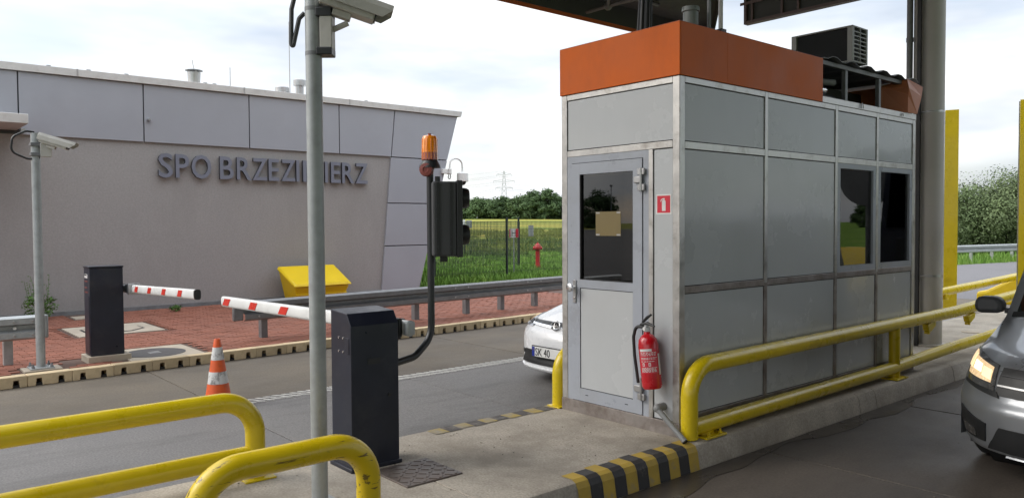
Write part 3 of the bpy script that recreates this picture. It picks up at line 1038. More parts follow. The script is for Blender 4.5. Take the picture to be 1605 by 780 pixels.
ys = [4.52, 6.9, 8.9, 10.9, 13.0, 15.5, 18.0]
pts = [(gx_(y), y) for y in ys]
posts = [(gx_(y) - .12, y) for y in (4.9, 6.4, 7.9, 9.15, 10.1, 11.1, 12.2, 13.4, 15.0, 16.8)]
gr1 = guard_rail('long grey guard rail along the red paving from the barrier tip to the booth', pts, posts, .40, ZP, GALV_DARK)
rail_bolts(gr1, [(gx_(y) + .083, y, .40 + d) for y in (8.72, 9.05, 10.7, 11.1) for d in (-.088, .088)] + [(gx_(y) + .083, y, .4 + d) for y in (4.75, 5.0) for d in (-.088, .088)], STEEL)
box('end_shoe', GALV_DARK, gr1, gx_(4.5) - .02, 4.36, .26, gx_(4.5) + .055, 4.515, .54, bevel=.02)
# short stub at the left of the picture
gr2 = guard_rail('short guard rail stub behind the left camera pole', [(-11.55, -4.0), (-11.55, -0.5), (-11.55, 1.84)], [(-11.67, 1.50), (-11.67, 0.2), (-11.67, -1.3), (-11.67, -2.8)], .42, ZP, GALV)
rail_bolts(gr2, [(-11.467, y, .42 + d) for y in (1.02, 1.3, 1.55, 1.75) for d in (-.088, .088)], STEEL)
box('end_shoe', GALV, gr2, -11.56, 1.845, .27, -11.49, 1.93, .57, bevel=.02)
MB().lathe([(.02, 0), (.02, .10), (.001, .1)], (-11.6, 1.56, .42), 8, (1, 0, 0)).build('joint_pin', PLATE_W, gr2)
# far rail beside the bushes on the right
fx0, fy0, fx1, fy1 = -14.9, 22.5, -6.8, 60
pts = [(fx0 + (fx1 - fx0) * t / 12, fy0 + (fy1 - fy0) * t / 12) for t in range(13)]
posts = [(fx0 + (fx1 - fx0) * t / 26 - .12, fy0 + (fy1 - fy0) * t / 26) for t in range(27)]
guard_rail('distant grey guard rail in front of the bushes beyond the road', pts, posts, .55, -.06, GALV)


# ================================================================== STREET FURNITURE, LEFT
def cctv(root, origin, yaw, tilt, scale=1.0):
    """camera housing with sun shield; local +x is the viewing direction"""
    R = Matrix.Translation(Vector(origin)) @ Matrix.Rotation(yaw, 4, 'Z') @ Matrix.Rotation(tilt, 4, 'Y') @ Matrix.Scale(scale, 4)
    MB().prism([(-.055, -.05), (.055, -.05), (.06, .04), (-.06, .04)], 'x', -.15, .15).move(R).build('housing', CCTV, root, smooth=0, bevel=.006)
    sh = MB()
    pr = [(-.075, -.02), (-.075, .03), (-.055, .062), (.055, .062), (.075, .03), (.075, -.02), (.070, -.02), (.070, .028), (.052, .056), (-.052, .056), (-.070, .028), (-.070, -.02)]
    n = len(pr)
    v = [(-.17, a, b) for a, b in pr] + [(.235 if b > 0 else .19, a, b) for a, b in pr]
    sh.add(v, [(i, (i + 1) % n, n + (i + 1) % n, n + i) for i in range(n)] + [(0, 1, 10, 11), (1, 2, 9, 10), (2, 3, 8, 9), (3, 4, 7, 8), (4, 5, 6, 7)] +
           [(n + 11, n + 10, n + 1, n), (n + 10, n + 9, n + 2, n + 1), (n + 9, n + 8, n + 3, n + 2), (n + 8, n + 7, n + 4, n + 3), (n + 7, n + 6, n + 5, n + 4)])
    sh.move(R).build('sun_shield', CCTV, root, smooth=0)
    MB().box(.1501, -.046, -.042, .158, .046, .034).move(R).build('front_glass', BLACK, root, smooth=0)
    MB().box(-.07, -.03, -.085, .03, .03, -.0505).move(R).build('mount_shoe', CCTV, root, smooth=0, bevel=.004)
    return R


# left camera pole
lp = thing('camera_pole', 'thin grey camera pole at the left kerb with a bolted base plate', 'camera pole', (-11.03, 1.76, ZP), group='camera poles')
tube('mast', GALV, lp, [(-11.03, 1.76, ZP + .02), (-11.03, 1.76, 2.84)], .051, 16)
box('concrete_pad', PALE, lp, -11.19, 1.56, ZP - .05, -10.86, 1.97, ZP + .012, bevel=.004)
box('base_plate', GALV, lp, -11.16, 1.63, ZP + .0125, -10.90, 1.89, ZP + .03, bevel=.003)
for sx in (-1, 1):
    for sy in (-1, 1):
        MB().lathe([(.018, 0), (.018, .025), (.01, .028), (.01, .05), (.001, .05)], (-11.03 + sx * .10, 1.76 + sy * .10, ZP + .03), 8).build('anchor_bolt', GALV_DARK, lp)
box('mount_bracket', CCTV, lp, -11.00, 1.80, 2.55, -10.95, 1.92, 2.72, bevel=.004)
box('clamp', GALV_DARK, lp, -11.085, 1.70, 2.56, -10.96, 1.815, 2.60, bevel=.003)
box('clamp', GALV_DARK, lp, -11.085, 1.70, 2.68, -10.96, 1.815, 2.72, bevel=.003)
cctv(lp, (-10.93, 1.95, 2.735), radians(62), radians(17), 1.05)
tube('cable', BLACK, lp, bends([(-11.0, 1.80, 2.54), (-11.02, 1.68, 2.52), (-11.02, 1.50, 2.60), (-11.02, 1.52, 2.78), (-11.02, 1.66, 2.86), (-11.03, 1.75, 2.85)], .09, 6), .013, 8)

# near camera pole
NPX, NPY = -3.872, 1.915
npole = thing('camera_pole', 'thick grey near camera pole standing on the island in front of the barrier cabinet', 'camera pole', (NPX, NPY, ZI), group='camera poles')
tube('mast', GALV, npole, [(NPX, NPY, ZI + .015), (NPX, NPY, 3.35)], .0436, 24)
box('base_plate', GALV, npole, NPX - .11, NPY - .11, ZI + .0005, NPX + .11, NPY + .11, ZI + .015, bevel=.003)
for z in (2.60, 2.835):
    MB().lathe([(.0445, 0), (.0445, .022), (.044, .022)], (NPX, NPY, z), 20).build('band', GALV_DARK, npole)
dirv = Vector((cos(radians(50)), sin(radians(50)), 0))
pb = Vector((NPX, NPY, 0)) + dirv * .075
prp = Vector((-dirv.y, dirv.x, 0))
MB().obox(pb + Vector((0, 0, 2.72)), dirv * .032, prp * .045, (0, 0, .085)).build('mount_bracket', CCTV, npole, smooth=0, bevel=.004)
MB().obox(pb + Vector((0, 0, 2.62)) - dirv * .01, dirv * .042, prp * .05, (0, 0, .020)).build('clamp', BLACK_PAINT, npole, smooth=0, bevel=.005)
MB().obox(pb + Vector((0, 0, 2.825)) - dirv * .01, dirv * .042, prp * .05, (0, 0, .024)).build('clamp', BLACK_PAINT, npole, smooth=0, bevel=.005)
tube('camera_arm', CCTV, npole, [pb + Vector((0, 0, 2.74)) + dirv * .03, pb + dirv * .11 + Vector((0, 0, 2.775))], .016, 8)
cctv(npole, pb + dirv * .115 + Vector((0, 0, 2.872)), radians(62), radians(17), .98)
cb = Vector((NPX, NPY, 0)) - rt * .045
tube('cable', DARKGREY, npole, bends([cb + Vector((0, 0, 2.83)), cb - rt * .03 + Vector((0, 0, 2.80)), cb - rt * .065 + Vector((0, 0, 2.65)), cb - rt * .075 + Vector((0, 0, 2.67)),
                                   cb - rt * .07 + Vector((0, 0, 2.85)), cb - rt * .03 + Vector((0, 0, 3.0)), cb + Vector((0, 0, 3.1))], .02, 5), .0125, 8)


def arm_stripes(root, p0, p1, w, hgt, spots, side):
    """red reflective parallelograms on the face of a barrier arm"""
    p0, p1 = Vector(p0), Vector(p1)
    t = (p1 - p0).normalized()
    u = Vector((0, 0, 1))
    u = (u - t * u.dot(t)).normalized()
    s = t.cross(u) * side
    for d in spots:
        c = p0 + t * d + s * (w / 2 + .0025)
        a, b, k = .075, hgt * .33, .03
        P = [c - t * a - u * b - t * k * side, c + t * a - u * b - t * k * side, c + t * a + u * b + t * k * side, c - t * a + u * b + t * k * side]
        MB().add(P + [q - s * .002 for q in P], [(0, 1, 2, 3), (7, 6, 5, 4), (0, 4, 5, 1), (1, 5, 6, 2), (2, 6, 7, 3), (3, 7, 4, 0)]).build('red_reflector', RED, root, smooth=0)


def oval_tube(p0, p1, w, hgt, seg=16):
    p0, p1 = Vector(p0), Vector(p1)
    t = (p1 - p0).normalized()
    u = Vector((0, 0, 1))
    u = (u - t * u.dot(t)).normalized()
    s = t.cross(u)
    ring = []
    for k in range(seg):
        a = 2 * pi * k / seg
        ca, sa = cos(a), sin(a)
        ring.append(s * (w / 2) * math.copysign(abs(ca) ** .6, ca) + u * (hgt / 2) * math.copysign(abs(sa) ** .6, sa))
    mb = MB()
    mb.add([p0 + q for q in ring] + [p1 + q for q in ring], [(k, (k + 1) % seg, seg + (k + 1) % seg, seg + k) for k in range(seg)] + [list(range(seg)), list(range(seg, 2 * seg))])
    return mb


# far barrier: post and arm
fb = thing('barrier_gate', 'far dark barrier post on the red paving with its short white and red arm', 'barrier', (-11.3, 2.5, ZP), group='toll barriers')
box('plinth', PALE, fb, -11.46, 2.29, ZP - .03, -11.05, 2.80, ZP + .075, bevel=.006)
box('cabinet', NAVY, fb, -11.40, 2.33, ZP + .0755, -11.10, 2.73, 1.16, bevel=.006)
box('cabinet_lid', NAVY, fb, -11.408, 2.322, 1.1605, -11.092, 2.738, 1.185, bevel=.008)
for i, z in enumerate((1.03, 1.06, .98, .90, .84)):
    box('sticker', PLATE_W if i == 0 else BUZZ, fb, -11.36, 2.3285, z, -11.20 - .03 * (i % 2), 2.3295, z + (.05 if i == 0 else .014))
box('side_door', NAVY, fb, -11.375, 2.3245, ZP + .10, -11.125, 2.3295, .80, bevel=.002)
A0, A1 = Vector((-10.97, 2.82, .880)), Vector((-8.22, 2.72, .99))
MB().lathe([(.05, 0), (.05, .13), (.001, .13)], (-11.15, 2.7305, .88), 14, (0, 1, 0)).build('axle', BLACK_PAINT, fb)
box('arm_bracket', BLACK_PAINT, fb, -11.30, 2.76, .82, -11.0, 2.87, .93, bevel=.008)
box('arm_clamp', STEEL, fb, -11.0, 2.75, .81, -10.92, 2.89, .95, bevel=.006)
arm = oval_tube(A0, A1, .065, .105).build('arm', WHITE, fb, smooth=50)
oval_tube(A1, A1 + (A1 - A0).normalized() * .03, .068, .108).build('end_cap', BLACK, fb, smooth=50)
arm_stripes(fb, A0, A1, .065, .105, (.30, .95, 1.6, 2.25), 1)

# near barrier: cabinet, arm crossing behind it, traffic light on a bent tube
nb = thing('barrier_gate', 'near dark barrier cabinet on the island with chamfered top and long white and red arm', 'barrier', (-4.38, 2.5, ZI), group='toll barriers')
cx0, cx1, cy0, cy1 = -4.515, -4.258, 2.325, 2.665
ch = .115
MB().prism([(cx0, ZI), (cx1, ZI), (cx1, 1.075), (cx1 - .050, 1.15), (cx0, 1.165)], 'y', cy0, cy1).build('cabinet', NAVY, nb, smooth=0, bevel=.004)
box('base_flange', NAVY, nb, cx0 - .012, cy0 - .012, ZI + .0005, cx1 + .012, cy1 + .012, ZI + .025, bevel=.003)
box('vent_slot', BLACK, nb, cx1 - .005, cy0 + .115, .83, cx1 + .0025, cy0 + .205, .865)
MB().lathe([(.012, 0), (.012, .004), (.001, .004)], (cx1, cy0 + .27, .62), 10, (1, 0, 0)).build('lock', BLACK, nb)
for dx in (-.055, .0):
    for dz in (0, -.085):
        MB().lathe([(.0075, 0), (.0075, .004), (.001, .005)], (cx0 + .16 + dx, cy0, .995 + dz), 8, (0, -1, 0)).build('screw', CHROME, nb)
box('service_hatch', NAVY, nb, cx0 + .19, cy0 - .003, .90, cx0 + .235, cy0 + .001, 1.0, bevel=.001)
B0, B1 = Vector((-4.27, 2.76, 1.025)), Vector((-7.56, 2.76, .965))
MB().lathe([(.05, 0), (.05, .12), (.001, .12)], (-4.385, 2.6655, 1.03), 14, (0, 1, 0)).build('axle', BLACK_PAINT, nb)
box('arm_bracket', BLACK_PAINT, nb, -4.55, 2.700, .965, -4.31, 2.73, 1.09, bevel=.008)
oval_tube(B0, B1, .06, .10).build('arm', WHITE, nb, smooth=50)
oval_tube(B0 + Vector((.008, 0, 0)), B0 + Vector((.001, 0, 0)), .064, .104).build('counterweight_cap', GALV, nb, smooth=50)
box('counterweight', GALV, nb, -4.300, 2.725, .978, -4.250, 2.795, 1.072, bevel=.015)
arm_stripes(nb, B1, B0, .06, .10, (.14, .78, 1.42, 2.06, 2.7), 1)

TX, TY = -4.40, 3.02
tl = thing('traffic_light', 'black traffic light seen from behind on a bent black tube at the barrier cabinet', 'traffic light', (-4.40, 2.67, .80))
tube('tube', BLACK_PAINT, tl, bends([(-4.32, 2.667, .80), (-4.35, TY - .17, .82), (TX, TY, .93), (TX, TY, 2.07)], .16, 8), .024, 16)
Rl = Matrix.Translation((TX, TY, 0)) @ Matrix.Rotation(radians(-30), 4, 'Z')


def lbox(name, mat, x0, y0, z0, x1, y1, z1, **k):
    return MB().box(x0, y0, z0, x1, y1, z1).move(Rl).build(name, mat, tl, **k)


lbox('back_shell', DARKGREY, -.10, .005, 1.485, .14, .165, 1.985, smooth=0, bevel=.012)
lbox('front_shell', BLACK, -.105, .1655, 1.478, .145, .205, 1.992, smooth=0, bevel=.006)
lbox('side_rail', BLACK, .1405, .030, 1.49, .148, .050, 1.98)
lbox('side_rail', BLACK, .1405, .120, 1.49, .148, .135, 1.98)
for z in (1.55, 1.74, 1.93):
    for yy in (.04, .1275):
        MB().lathe([(.007, 0), (.007, .004), (.001, .004)], (.1481, yy, z), 8, (1, 0, 0)).move(Rl).build('screw', BLACK_PAINT, tl)
for z in (1.628, 1.877):
    MB().lathe([(.070, 0), (.070, .022), (.066, .042), (.058, .056), (.054, .056), (.060, .04), (.064, .02), (.064, .001)], (.02, .2055, z), 24, (0, 1, 0)).move(Rl).build('visor', BLACK, tl)
    MB().lathe([(.0635, 0), (.056, .016), (.03, .026), (.001, .027)], (.02, .2055, z), 18, (0, 1, 0)).move(Rl).build('lens', AMBER_DARK if z > 1.7 else PIPE, tl)
lbox('lower_gland', BLACK, .00, .06, 1.445, .05, .11, 1.4845, bevel=.006)
bk = thing('warning_beacon', 'amber flashing beacon with a faded red buzzer on top of the traffic light pole', 'beacon', (TX, TY, 2.02))
tube('stem', BLACK, bk, [(TX, TY, 2.071), (TX, TY, 2.09)], .030, 14)
MB().lathe([(.075, 0), (.070, .018), (.050, .052), (.001, .052)], (TX, TY, 2.083), 22).build('base_skirt', BLACK, bk)
MB().lathe([(.056, 0), (.055, .05), (.001, .05)], (TX, TY, 2.1355), 22).build('lower_lens', AMBER_DARK, bk)
MB().lathe([(.0545, 0), (.0515, .095), (.044, .112), (.02, .119), (.001, .12)], (TX, TY, 2.186), 22).build('dome', AMBER, bk)
for k in range(14):
    a = 2 * pi * k / 14
    tube('lens_rib', AMBER, bk, [(TX + .0545 * cos(a), TY + .0545 * sin(a), 2.14), (TX + .0510 * cos(a), TY + .0510 * sin(a), 2.279)], .0028, 5)
MB().lathe([(.01, 0), (.012, .01), (.001, .012)], (TX, TY, 2.305), 8).build('cap_screw', AMBER_DARK, bk)
MB().lathe([(.045, -.03), (.047, .0), (.043, .022), (.020, .026), (.016, .020), (.001, .020)], Vector((TX, TY, 2.066)) - fw * .045 - rt * .02, 20, -fw + rt * -.15).build('buzzer', BUZZ, bk)
MB().lathe([(.036, 0), (.036, .04), (.001, .04)], Vector((TX, TY, 2.066)) - fw * .015 - rt * .014, 16, -fw).build('buzzer_body', WHITE, bk)
MB().lathe([(.018, 0), (.018, .035), (.001, .035)], (TX + .06, TY + .02, 1.987), 10).build('cable_gland', BLACK, bk)

# traffic cone
KX, KY = -8.19, 2.91
cone = thing('traffic_cone', 'orange traffic cone with two scuffed white bands standing in the left lane', 'traffic cone', (KX, KY, ZL))


def cone_r(z):
    return .142 + (.032 - .142) * z / .69


def band(name, mat, z0, z1, out=0.0, top=False):
    p = [(cone_r(z0) + out, z0), (cone_r(z1) + out, z1)]
    if top:
        p += [(.027, z1 + .008), (.018, z1 + .008), (.016, z1 - .02)]
    p += [(.001, p[-1][1])]
    MB().lathe(p, (KX, KY, ZL), 26).build(name, mat, cone)


band('lower_body', CONE_OR, .028, .232)
band('lower_band', CONE_WH, .2325, .357, .002)
band('middle_body', CONE_OR, .3575, .478)
band('upper_band', CONE_WH, .4785, .610, .002)
band('tip', CONE_OR, .6105, .688, 0, True)
MB().prism([(KX - .19, KY - .17), (KX - .17, KY - .19), (KX + .17, KY - .19), (KX + .19, KY - .17), (KX + .19, KY + .17), (KX + .17, KY + .19), (KX - .17, KY + .19), (KX - .19, KY + .17)], 'z', ZL + .003, ZL + .030).build('base', CONE_OR, cone, bevel=.006)

# ================================================================== YELLOW TUBE RAILS
R_ = .0585
ra = thing('tube_rail', 'yellow tubular guard rail with two bars along the left island edge at lower left', 'tube rail', (-4.58, 1.8, ZI), group='yellow tube rails')
tube('top_bar', YELLOW, ra, bends([(-4.58, -3.5, .655), (-4.58, 1.845, .655), (-4.58, 1.845, ZI + .01)], .21, 14), R_, 24)
tube('lower_bar', YELLOW, ra, [(-4.58, -3.5, .315), (-4.58, 1.80, .315)], R_ * .97, 24)
tube('leg', YELLOW, ra, [(-4.58, -3.3, ZI + .01), (-4.58, -3.3, .66)], R_ * .9, 16)
box('base_plate', YELLOW, ra, -4.67, 1.75, ZI + .0005, -4.49, 1.94, ZI + .012, bevel=.003)

rb = thing('tube_rail', 'short scuffed yellow tube hoop on the island in front of the near camera pole', 'tube rail', (-3.40, 1.5, ZI), group='yellow tube rails')
tube('hoop', YELLOW_SCUFF, rb, bends([(-3.40, 1.10, ZI + .01), (-3.40, 1.10, .628), (-3.40, 1.945, .628), (-3.40, 1.945, ZI + .01)], .20, 14), .0605, 28)
box('base_plate', YELLOW_SCUFF, rb, -3.49, 1.85, ZI + .0005, -3.31, 2.04, ZI + .012, bevel=.003)
box('base_plate', YELLOW_SCUFF, rb, -3.49, 1.00, ZI + .0005, -3.31, 1.19, ZI + .012, bevel=.003)

X3 = -3.335
rc = thing('tube_rail', 'long yellow tubular rail with two bars along the right side of the booth', 'tube rail', (X3, 4.47, ZI), group='yellow tube rails')
tube('top_bar', YELLOW, rc, bends([(X3, 4.475, ZI + .01), (X3, 4.475, .685), (X3, 9.2, .705), (X3 - .02, 10.6, .74), (X3 - .1, 12.2, .76)], .22, 14), .061, 24)
tube('lower_bar', YELLOW, rc, [(X3, 4.50, .25), (X3, 7.6, .275), (X3, 9.4, .325), (X3 - .02, 10.8, .34), (X3 - .1, 12.2, .35)], .058, 24)
tube('post', YELLOW, rc, [(X3, 7.74, ZI + .012), (X3, 7.74, .69)], .052, 18)
box('base_plate', YELLOW, rc, X3 - .09, 7.62, ZI + .0005, X3 + .085, 7.86, ZI + .014, bevel=.002)
box('base_plate', YELLOW, rc, X3 - .02, 4.56, ZI + .0005, X3 + .09, 4.80, ZI + .014, bevel=.002)
MB().prism([(4.60, ZI + .0145), (4.74, ZI + .0145), (4.66, ZI + .11), (4.60, ZI + .11)], 'x', X3 + .01, X3 + .022).build('gusset', YELLOW, rc)
for y in (4.62, 4.76):
    MB().lathe([(.014, 0), (.014, .014), (.007, .016), (.007, .03), (.001, .03)], (X3 + .06, y, ZI + .0145), 8).build('anchor_bolt', YELLOW, rc)
for y in (8.55, 9.65):
    MB().prism([(y - .10, .63), (y + .12, .66), (y + .10, .60), (y - .01, .555), (y - .07, .565)], 'x', X3 - .03, X3 + .03).build('splice_lug', YELLOW, rc, bevel=.006)
    MB().lathe([(.018, 0), (.018, .05), (.001, .05)], (X3 - .025, y - .04, .545), 8, (1, 0, 0)).build('lug_bolt', YELLOW, rc)

rd = thing('tube_rail', 'yellow tube rail standing behind the booth door corner next to the white car', 'tube rail', (-4.70, 4.5, ZI), group='yellow tube rails')
tube('top_bar', YELLOW, rd, bends([(-4.70, 4.52, ZI + .01), (-4.70, 4.52, .63), (-4.70, 9.5, .64)], .20, 12), .0605, 24)
tube('lower_bar', YELLOW, rd, [(-4.70, 4.55, .27), (-4.70, 9.5, .27)], .057, 20)
tube('leg', YELLOW, rd, [(-4.70, 9.4, ZI + .01), (-4.70, 9.4, .64)], .05, 14)
box('base_plate', YELLOW, rd, -4.755, 4.43, ZI + .0005, -4.61, 4.62, ZI + .012, bevel=.002)

rf = thing('tube_rail', 'curving yellow tube rail beyond the column, passing the yellow post', 'tube rail', (-4.4, 12, ZI), group='yellow tube rails')
pth = [(-4.42, 10.9, .69), (-4.40, 11.6, .70), (-4.44, 13.2, .72), (-4.52, 15.0, .74), (-4.62, 17.2, .76)]
tube('top_bar', YELLOW, rf, pth, .060, 18)
tube('post', YELLOW, rf, [(-4.42, 11.2, ZI + .01), (-4.42, 11.2, .69)], .05, 14)
tube('post', YELLOW, rf, [(-4.56, 15.9, ZI + .01), (-4.56, 15.9, .74)], .05, 14)
for y in (11.75,):
    box('splice_lug', YELLOW, rf, -4.47, y - .06, .60, -4.34, y + .06, .68, bevel=.01)

# bevelled nose of the island further on
nose = thing('crash_cushion', 'bright yellow sloping crash cushion at the far end of the island by the road', 'crash cushion', (-4.9, 16.2, ZI))
MB().prism([(-5.42, ZI + .001), (-3.0, ZI + .001), (-3.0, 1.35), (-3.6, 1.35), (-5.25, .42), (-5.42, .38)], 'y', 16.0, 17.2).build('body', YELLOW_BIN, nose, smooth=0, bevel=.05)
MB().prism([(-5.28, .30), (-4.98, .30), (-4.98, .36), (-5.28, .36)], 'y', 15.99, 16.0).build('moulded_pocket', YELLOW, nose)

# yellow sign posts
for i, (x, y, zt, lab) in enumerate(((-5.18, 14.12, 3.55, 'tall yellow steel post beyond the column, standing left of the other yellow post'), (-4.02, 13.9, 3.56, 'yellow steel post cut off by the right edge of the view'))):
    p = thing('yellow_post', lab, 'post', (x, y, ZI), group='yellow steel posts')
    a = radians(22)
    Rm = Matrix.Translation((x, y, 0)) @ Matrix.Rotation(a, 4, 'Z')
    MB().box(-.10, -.10, ZI, .10, -.085, zt).move(Rm).build('front_flange', YELLOW, p, smooth=0, bevel=.003)
    MB().box(-.006, -.0845, ZI, .006, .0845, zt).move(Rm).build('web', YELLOW, p, smooth=0)
    MB().box(-.10, .085, ZI, .10, .10, zt).move(Rm).build('back_flange', GALV, p, smooth=0, bevel=.003)
    MB().box(-.13, -.13, ZI + .0005, .13, .13, ZI + .015).move(Rm).build('base_plate', YELLOW, p, smooth=0)
    MB().lathe([(.03, 0), (.03, .02), (.001, .02)], (-.05, -.1005, .75), 10, (0, -1, 0)).move(Rm).build('bolt_head', YELLOW, p)

# ================================================================== BOOTH
BX0, BX1, BY0, BY1 = -4.60, -3.41, 4.46, 8.36
bo = thing('toll_booth', 'grey panelled toll booth with aluminium frame, orange top band and glazed door', 'toll booth', (-4.0, 6.4, ZI))
ZT = 2.735
fr = .062
# posts
for x in (BX0, BX1 - fr):
    for y in (BY0, BY1 - fr):
        box('corner_post', ALU, bo, x, y, ZI + .10, x + fr, y + fr, ZT, bevel=.004)
# base sill all round
box('base_sill', ALU_DIRTY_SHADED, bo, BX0 - .004, BY0 - .004, ZI - .002, BX1 + .004, BY1 + .004, ZI + .0995, bevel=.003)
# side (right) wall: mullions and rails
mull = [5.575, 6.715, 7.515]
zr = [(ZI + .10, ZI + .145), (1.195, 1.245), (2.225, 2.278), (2.69, ZT)]
ycuts = [BY0 + fr] + mull + [BY1 - fr]


def side_wall(x_out, sgn, windows):
    """panels and rails of one long wall; x_out is the outer face, sgn the outward direction"""
    def bx_(name, mat, y0, z0, y1, z1, d0, d1, **k):
        return box(name, mat, bo, x_out - sgn * d1, y0, z0, x_out - sgn * d0, y1, z1, **k)
    for m in mull:
        bx_('mullion', ALU_DIRTY_SHADED, m - .022, ZI + .10, m + .022, 1.2195, 0.001, .05, bevel=.003)  # lower half darker: dim reflection put into the colour
        bx_('mullion', ALU, m - .022, 1.22, m + .022, ZT, 0.001, .05, bevel=.003)
    edges = [(BY0 + fr + .001, mull[0] - .0225)] + [(mull[i] + .0225, mull[i + 1] - .0225) for i in range(2)] + [(mull[2] + .0225, BY1 - fr - .001)]
    for i, (a, b) in enumerate(edges):
        for (z0, z1) in zr:
            bx_('rail', ALU_DIRTY_SHADED if z0 < 1.5 else ALU, a, z0, b, z1, .0015, .05, bevel=.003)  # lower rails carry the same dim reflection as colour
        for j in range(3):
            z0, z1 = zr[j][1] + .0005, zr[j + 1][0] - .0005
            if j == 1 and i in windows:
                # window: frame and pane
                t = .055
                f = MB()
                for bb in ((a + .002, z0, a + t, z1), (b - t, z0, b - .002, z1), (a + t + .0005, z0, b - t - .0005, z0 + t), (a + t + .0005, z1 - t * .8, b - t - .0005, z1)):
                    f.box(x_out - sgn * .045, bb[0], bb[1], x_out - sgn * .004, bb[2], bb[3])
                w_ = f.build('window', DOORM, bo, smooth=0)
                bx_('pane', GLASS_WIN, a + t, z0 + t, b - t, z1 - t * .8, .026, .030).parent = w_
                bx_('gasket', SEAL, a + t - .001, z0 + t - .001, a + t + .006, z1 - t * .8, .020, .025).parent = w_
            else:
                bx_('panel', PANEL, a + .006, z0 + .006, b - .006, z1 - .006, .010, .045, smooth=0)
                bx_('panel_gasket', SEAL, a, z0, b, z1, .014, .040)


side_wall(BX1, 1, (2, 3))
side_wall(BX0, -1, (2, 3))
# rear wall
for z0, z1 in zr:
    box('rail', ALU, bo, BX0 + fr + .001, BY1 - .05, z0, BX1 - fr - .001, BY1 - .0015, z1, bevel=.003)
for j in range(3):
    box('panel', PANEL, bo, BX0 + fr + .005, BY1 - .045, zr[j][1] + .005, BX1 - fr - .005, BY1 - .012, zr[j + 1][0] - .005)
# front wall: top panel, door, side panel
box('rail', ALU, bo, BX0 + fr + .001, BY0 + .0015, 2.69, BX1 - fr - .001, BY0 + .05, ZT, bevel=.003)
box('rail', ALU, bo, BX0 + fr + .001, BY0 + .0015, 2.235, BX1 - fr - .001, BY0 + .05, 2.285, bevel=.003)
box('panel_gasket', SEAL, bo, BX0 + fr, BY0 + .014, 2.286, BX1 - fr, BY0 + .040, 2.689)
box('panel', PANEL, bo, BX0 + fr + .006, BY0 + .010, 2.292, BX1 - fr - .006, BY0 + .045, 2.684, smooth=0)
dx0, dx1 = BX0 + fr + .001, -3.692
box('door_post', ALU, bo, dx1 + .001, BY0 + .001, ZI + .10, dx1 + .041, BY0 + .05, 2.2345, bevel=.003)
box('panel_gasket', SEAL, bo, dx1 + .0415, BY0 + .014, ZI + .101, BX1 - fr - .0005, BY0 + .040, 2.234)
box('panel', PANEL, bo, dx1 + .048, BY0 + .010, ZI + .107, BX1 - fr - .006, BY0 + .045, 2.228, smooth=0)
# door casing
cas = MB()
t = .052
cas.box(dx0, BY0 + .004, ZI + .10, dx0 + t, BY0 + .05, 2.234)
cas.box(dx1 - t, BY0 + .004, ZI + .10, dx1, BY0 + .05, 2.234)
cas.box(dx0 + t + .0005, BY0 + .004, 2.234 - t, dx1 - t - .0005, BY0 + .05, 2.234)
cas.build('door_casing', DOORM, bo, smooth=0)
ex0, ex1, ez0, ez1 = dx0 + t + .005, dx1 - t - .005, ZI + .105, 2.234 - t - .005
leaf = MB()
s_ = .088
mz0, mz1 = 1.185, 1.25
leaf.box(ex0, BY0 - .004, ez0, ex0 + s_, BY0 + .046, ez1)
leaf.box(ex1 - s_, BY0 - .004, ez0, ex1, BY0 + .046, ez1)
leaf.box(ex0 + s_ + .0004, BY0 - .004, ez0, ex1 - s_ - .0004, BY0 + .046, ez0 + .10)
leaf.box(ex0 + s_ + .0004, BY0 - .004, ez1 - s_, ex1 - s_ - .0004, BY0 + .046, ez1)
leaf.box(ex0 + s_ + .0004, BY0 - .004, mz0, ex1 - s_ - .0004, BY0 + .046, mz1)
door = leaf.build('door', DOORM, bo, smooth=0)
gx0, gx1 = ex0 + s_, ex1 - s_
box('door_gap', SEAL, door, dx0 + t + .0003, BY0 + .01, ez0, ex0 - .0003, BY0 + .04, ez1)
box('door_gap', SEAL, door, ex1 + .0003, BY0 + .01, ez0, dx1 - t - .0003, BY0 + .04, ez1)
box('door_gap', SEAL, door, dx0 + t + .0003, BY0 + .01, ez1 + .0003, dx1 - t - .0003, BY0 + .04, ez1 + .0047)
box('door_pane', GLASS_DOOR, door, gx0, BY0 + .018, mz1, gx1, BY0 + .022, ez1 - s_)
box('pane_bead', SEAL, door, gx0 + .0003, BY0 - .001, mz1 + .001, gx0 + .007, BY0 + .017, ez1 - s_ - .001)
box('pane_bead', SEAL, door, gx0 + .0075, BY0 - .001, mz1 + .0005, gx1 - .001, BY0 + .017, mz1 + .006)
box('panel_bead', SEAL, door, gx0 + .0002, BY0 + .006, ez0 + .1002, gx1 - .0002, BY0 + .030, mz0 - .0002)
box('door_panel', PANEL, door, gx0 + .006, BY0 + .002, ez0 + .106, gx1 - .006, BY0 + .035, mz0 - .006, smooth=0)
for zc in (2.02, .47):
    for dz in (-.058, 0, .058):
        o_ = .012 if dz == 0 else 0
        MB().box(ex1 - .030 - (.035 if dz == 0 else 0), BY0 - .024, zc + dz - .024, ex1 + .035 - (.035 if dz == 0 else 0), BY0 - .005, zc + dz + .024).build('hinge', STEEL, door, bevel=.004)
    MB().tube([(ex1 + .004, BY0 - .022, zc - .085), (ex1 + .004, BY0 - .022, zc + .085)], .010, 10).build('hinge_pin', STEEL, door)
for xx in (gx0 + .06, gx1 - .08):
    box('drain_slot', BLACK, door, xx, BY0 - .0055, ez0 + .05, xx + .03, BY0 - .0042, ez0 + .056)
box('handle_plate', STEEL, door, ex0 + .018, BY0 - .014, 1.06, ex0 + .050, BY0 - .0042, 1.245, bevel=.004)
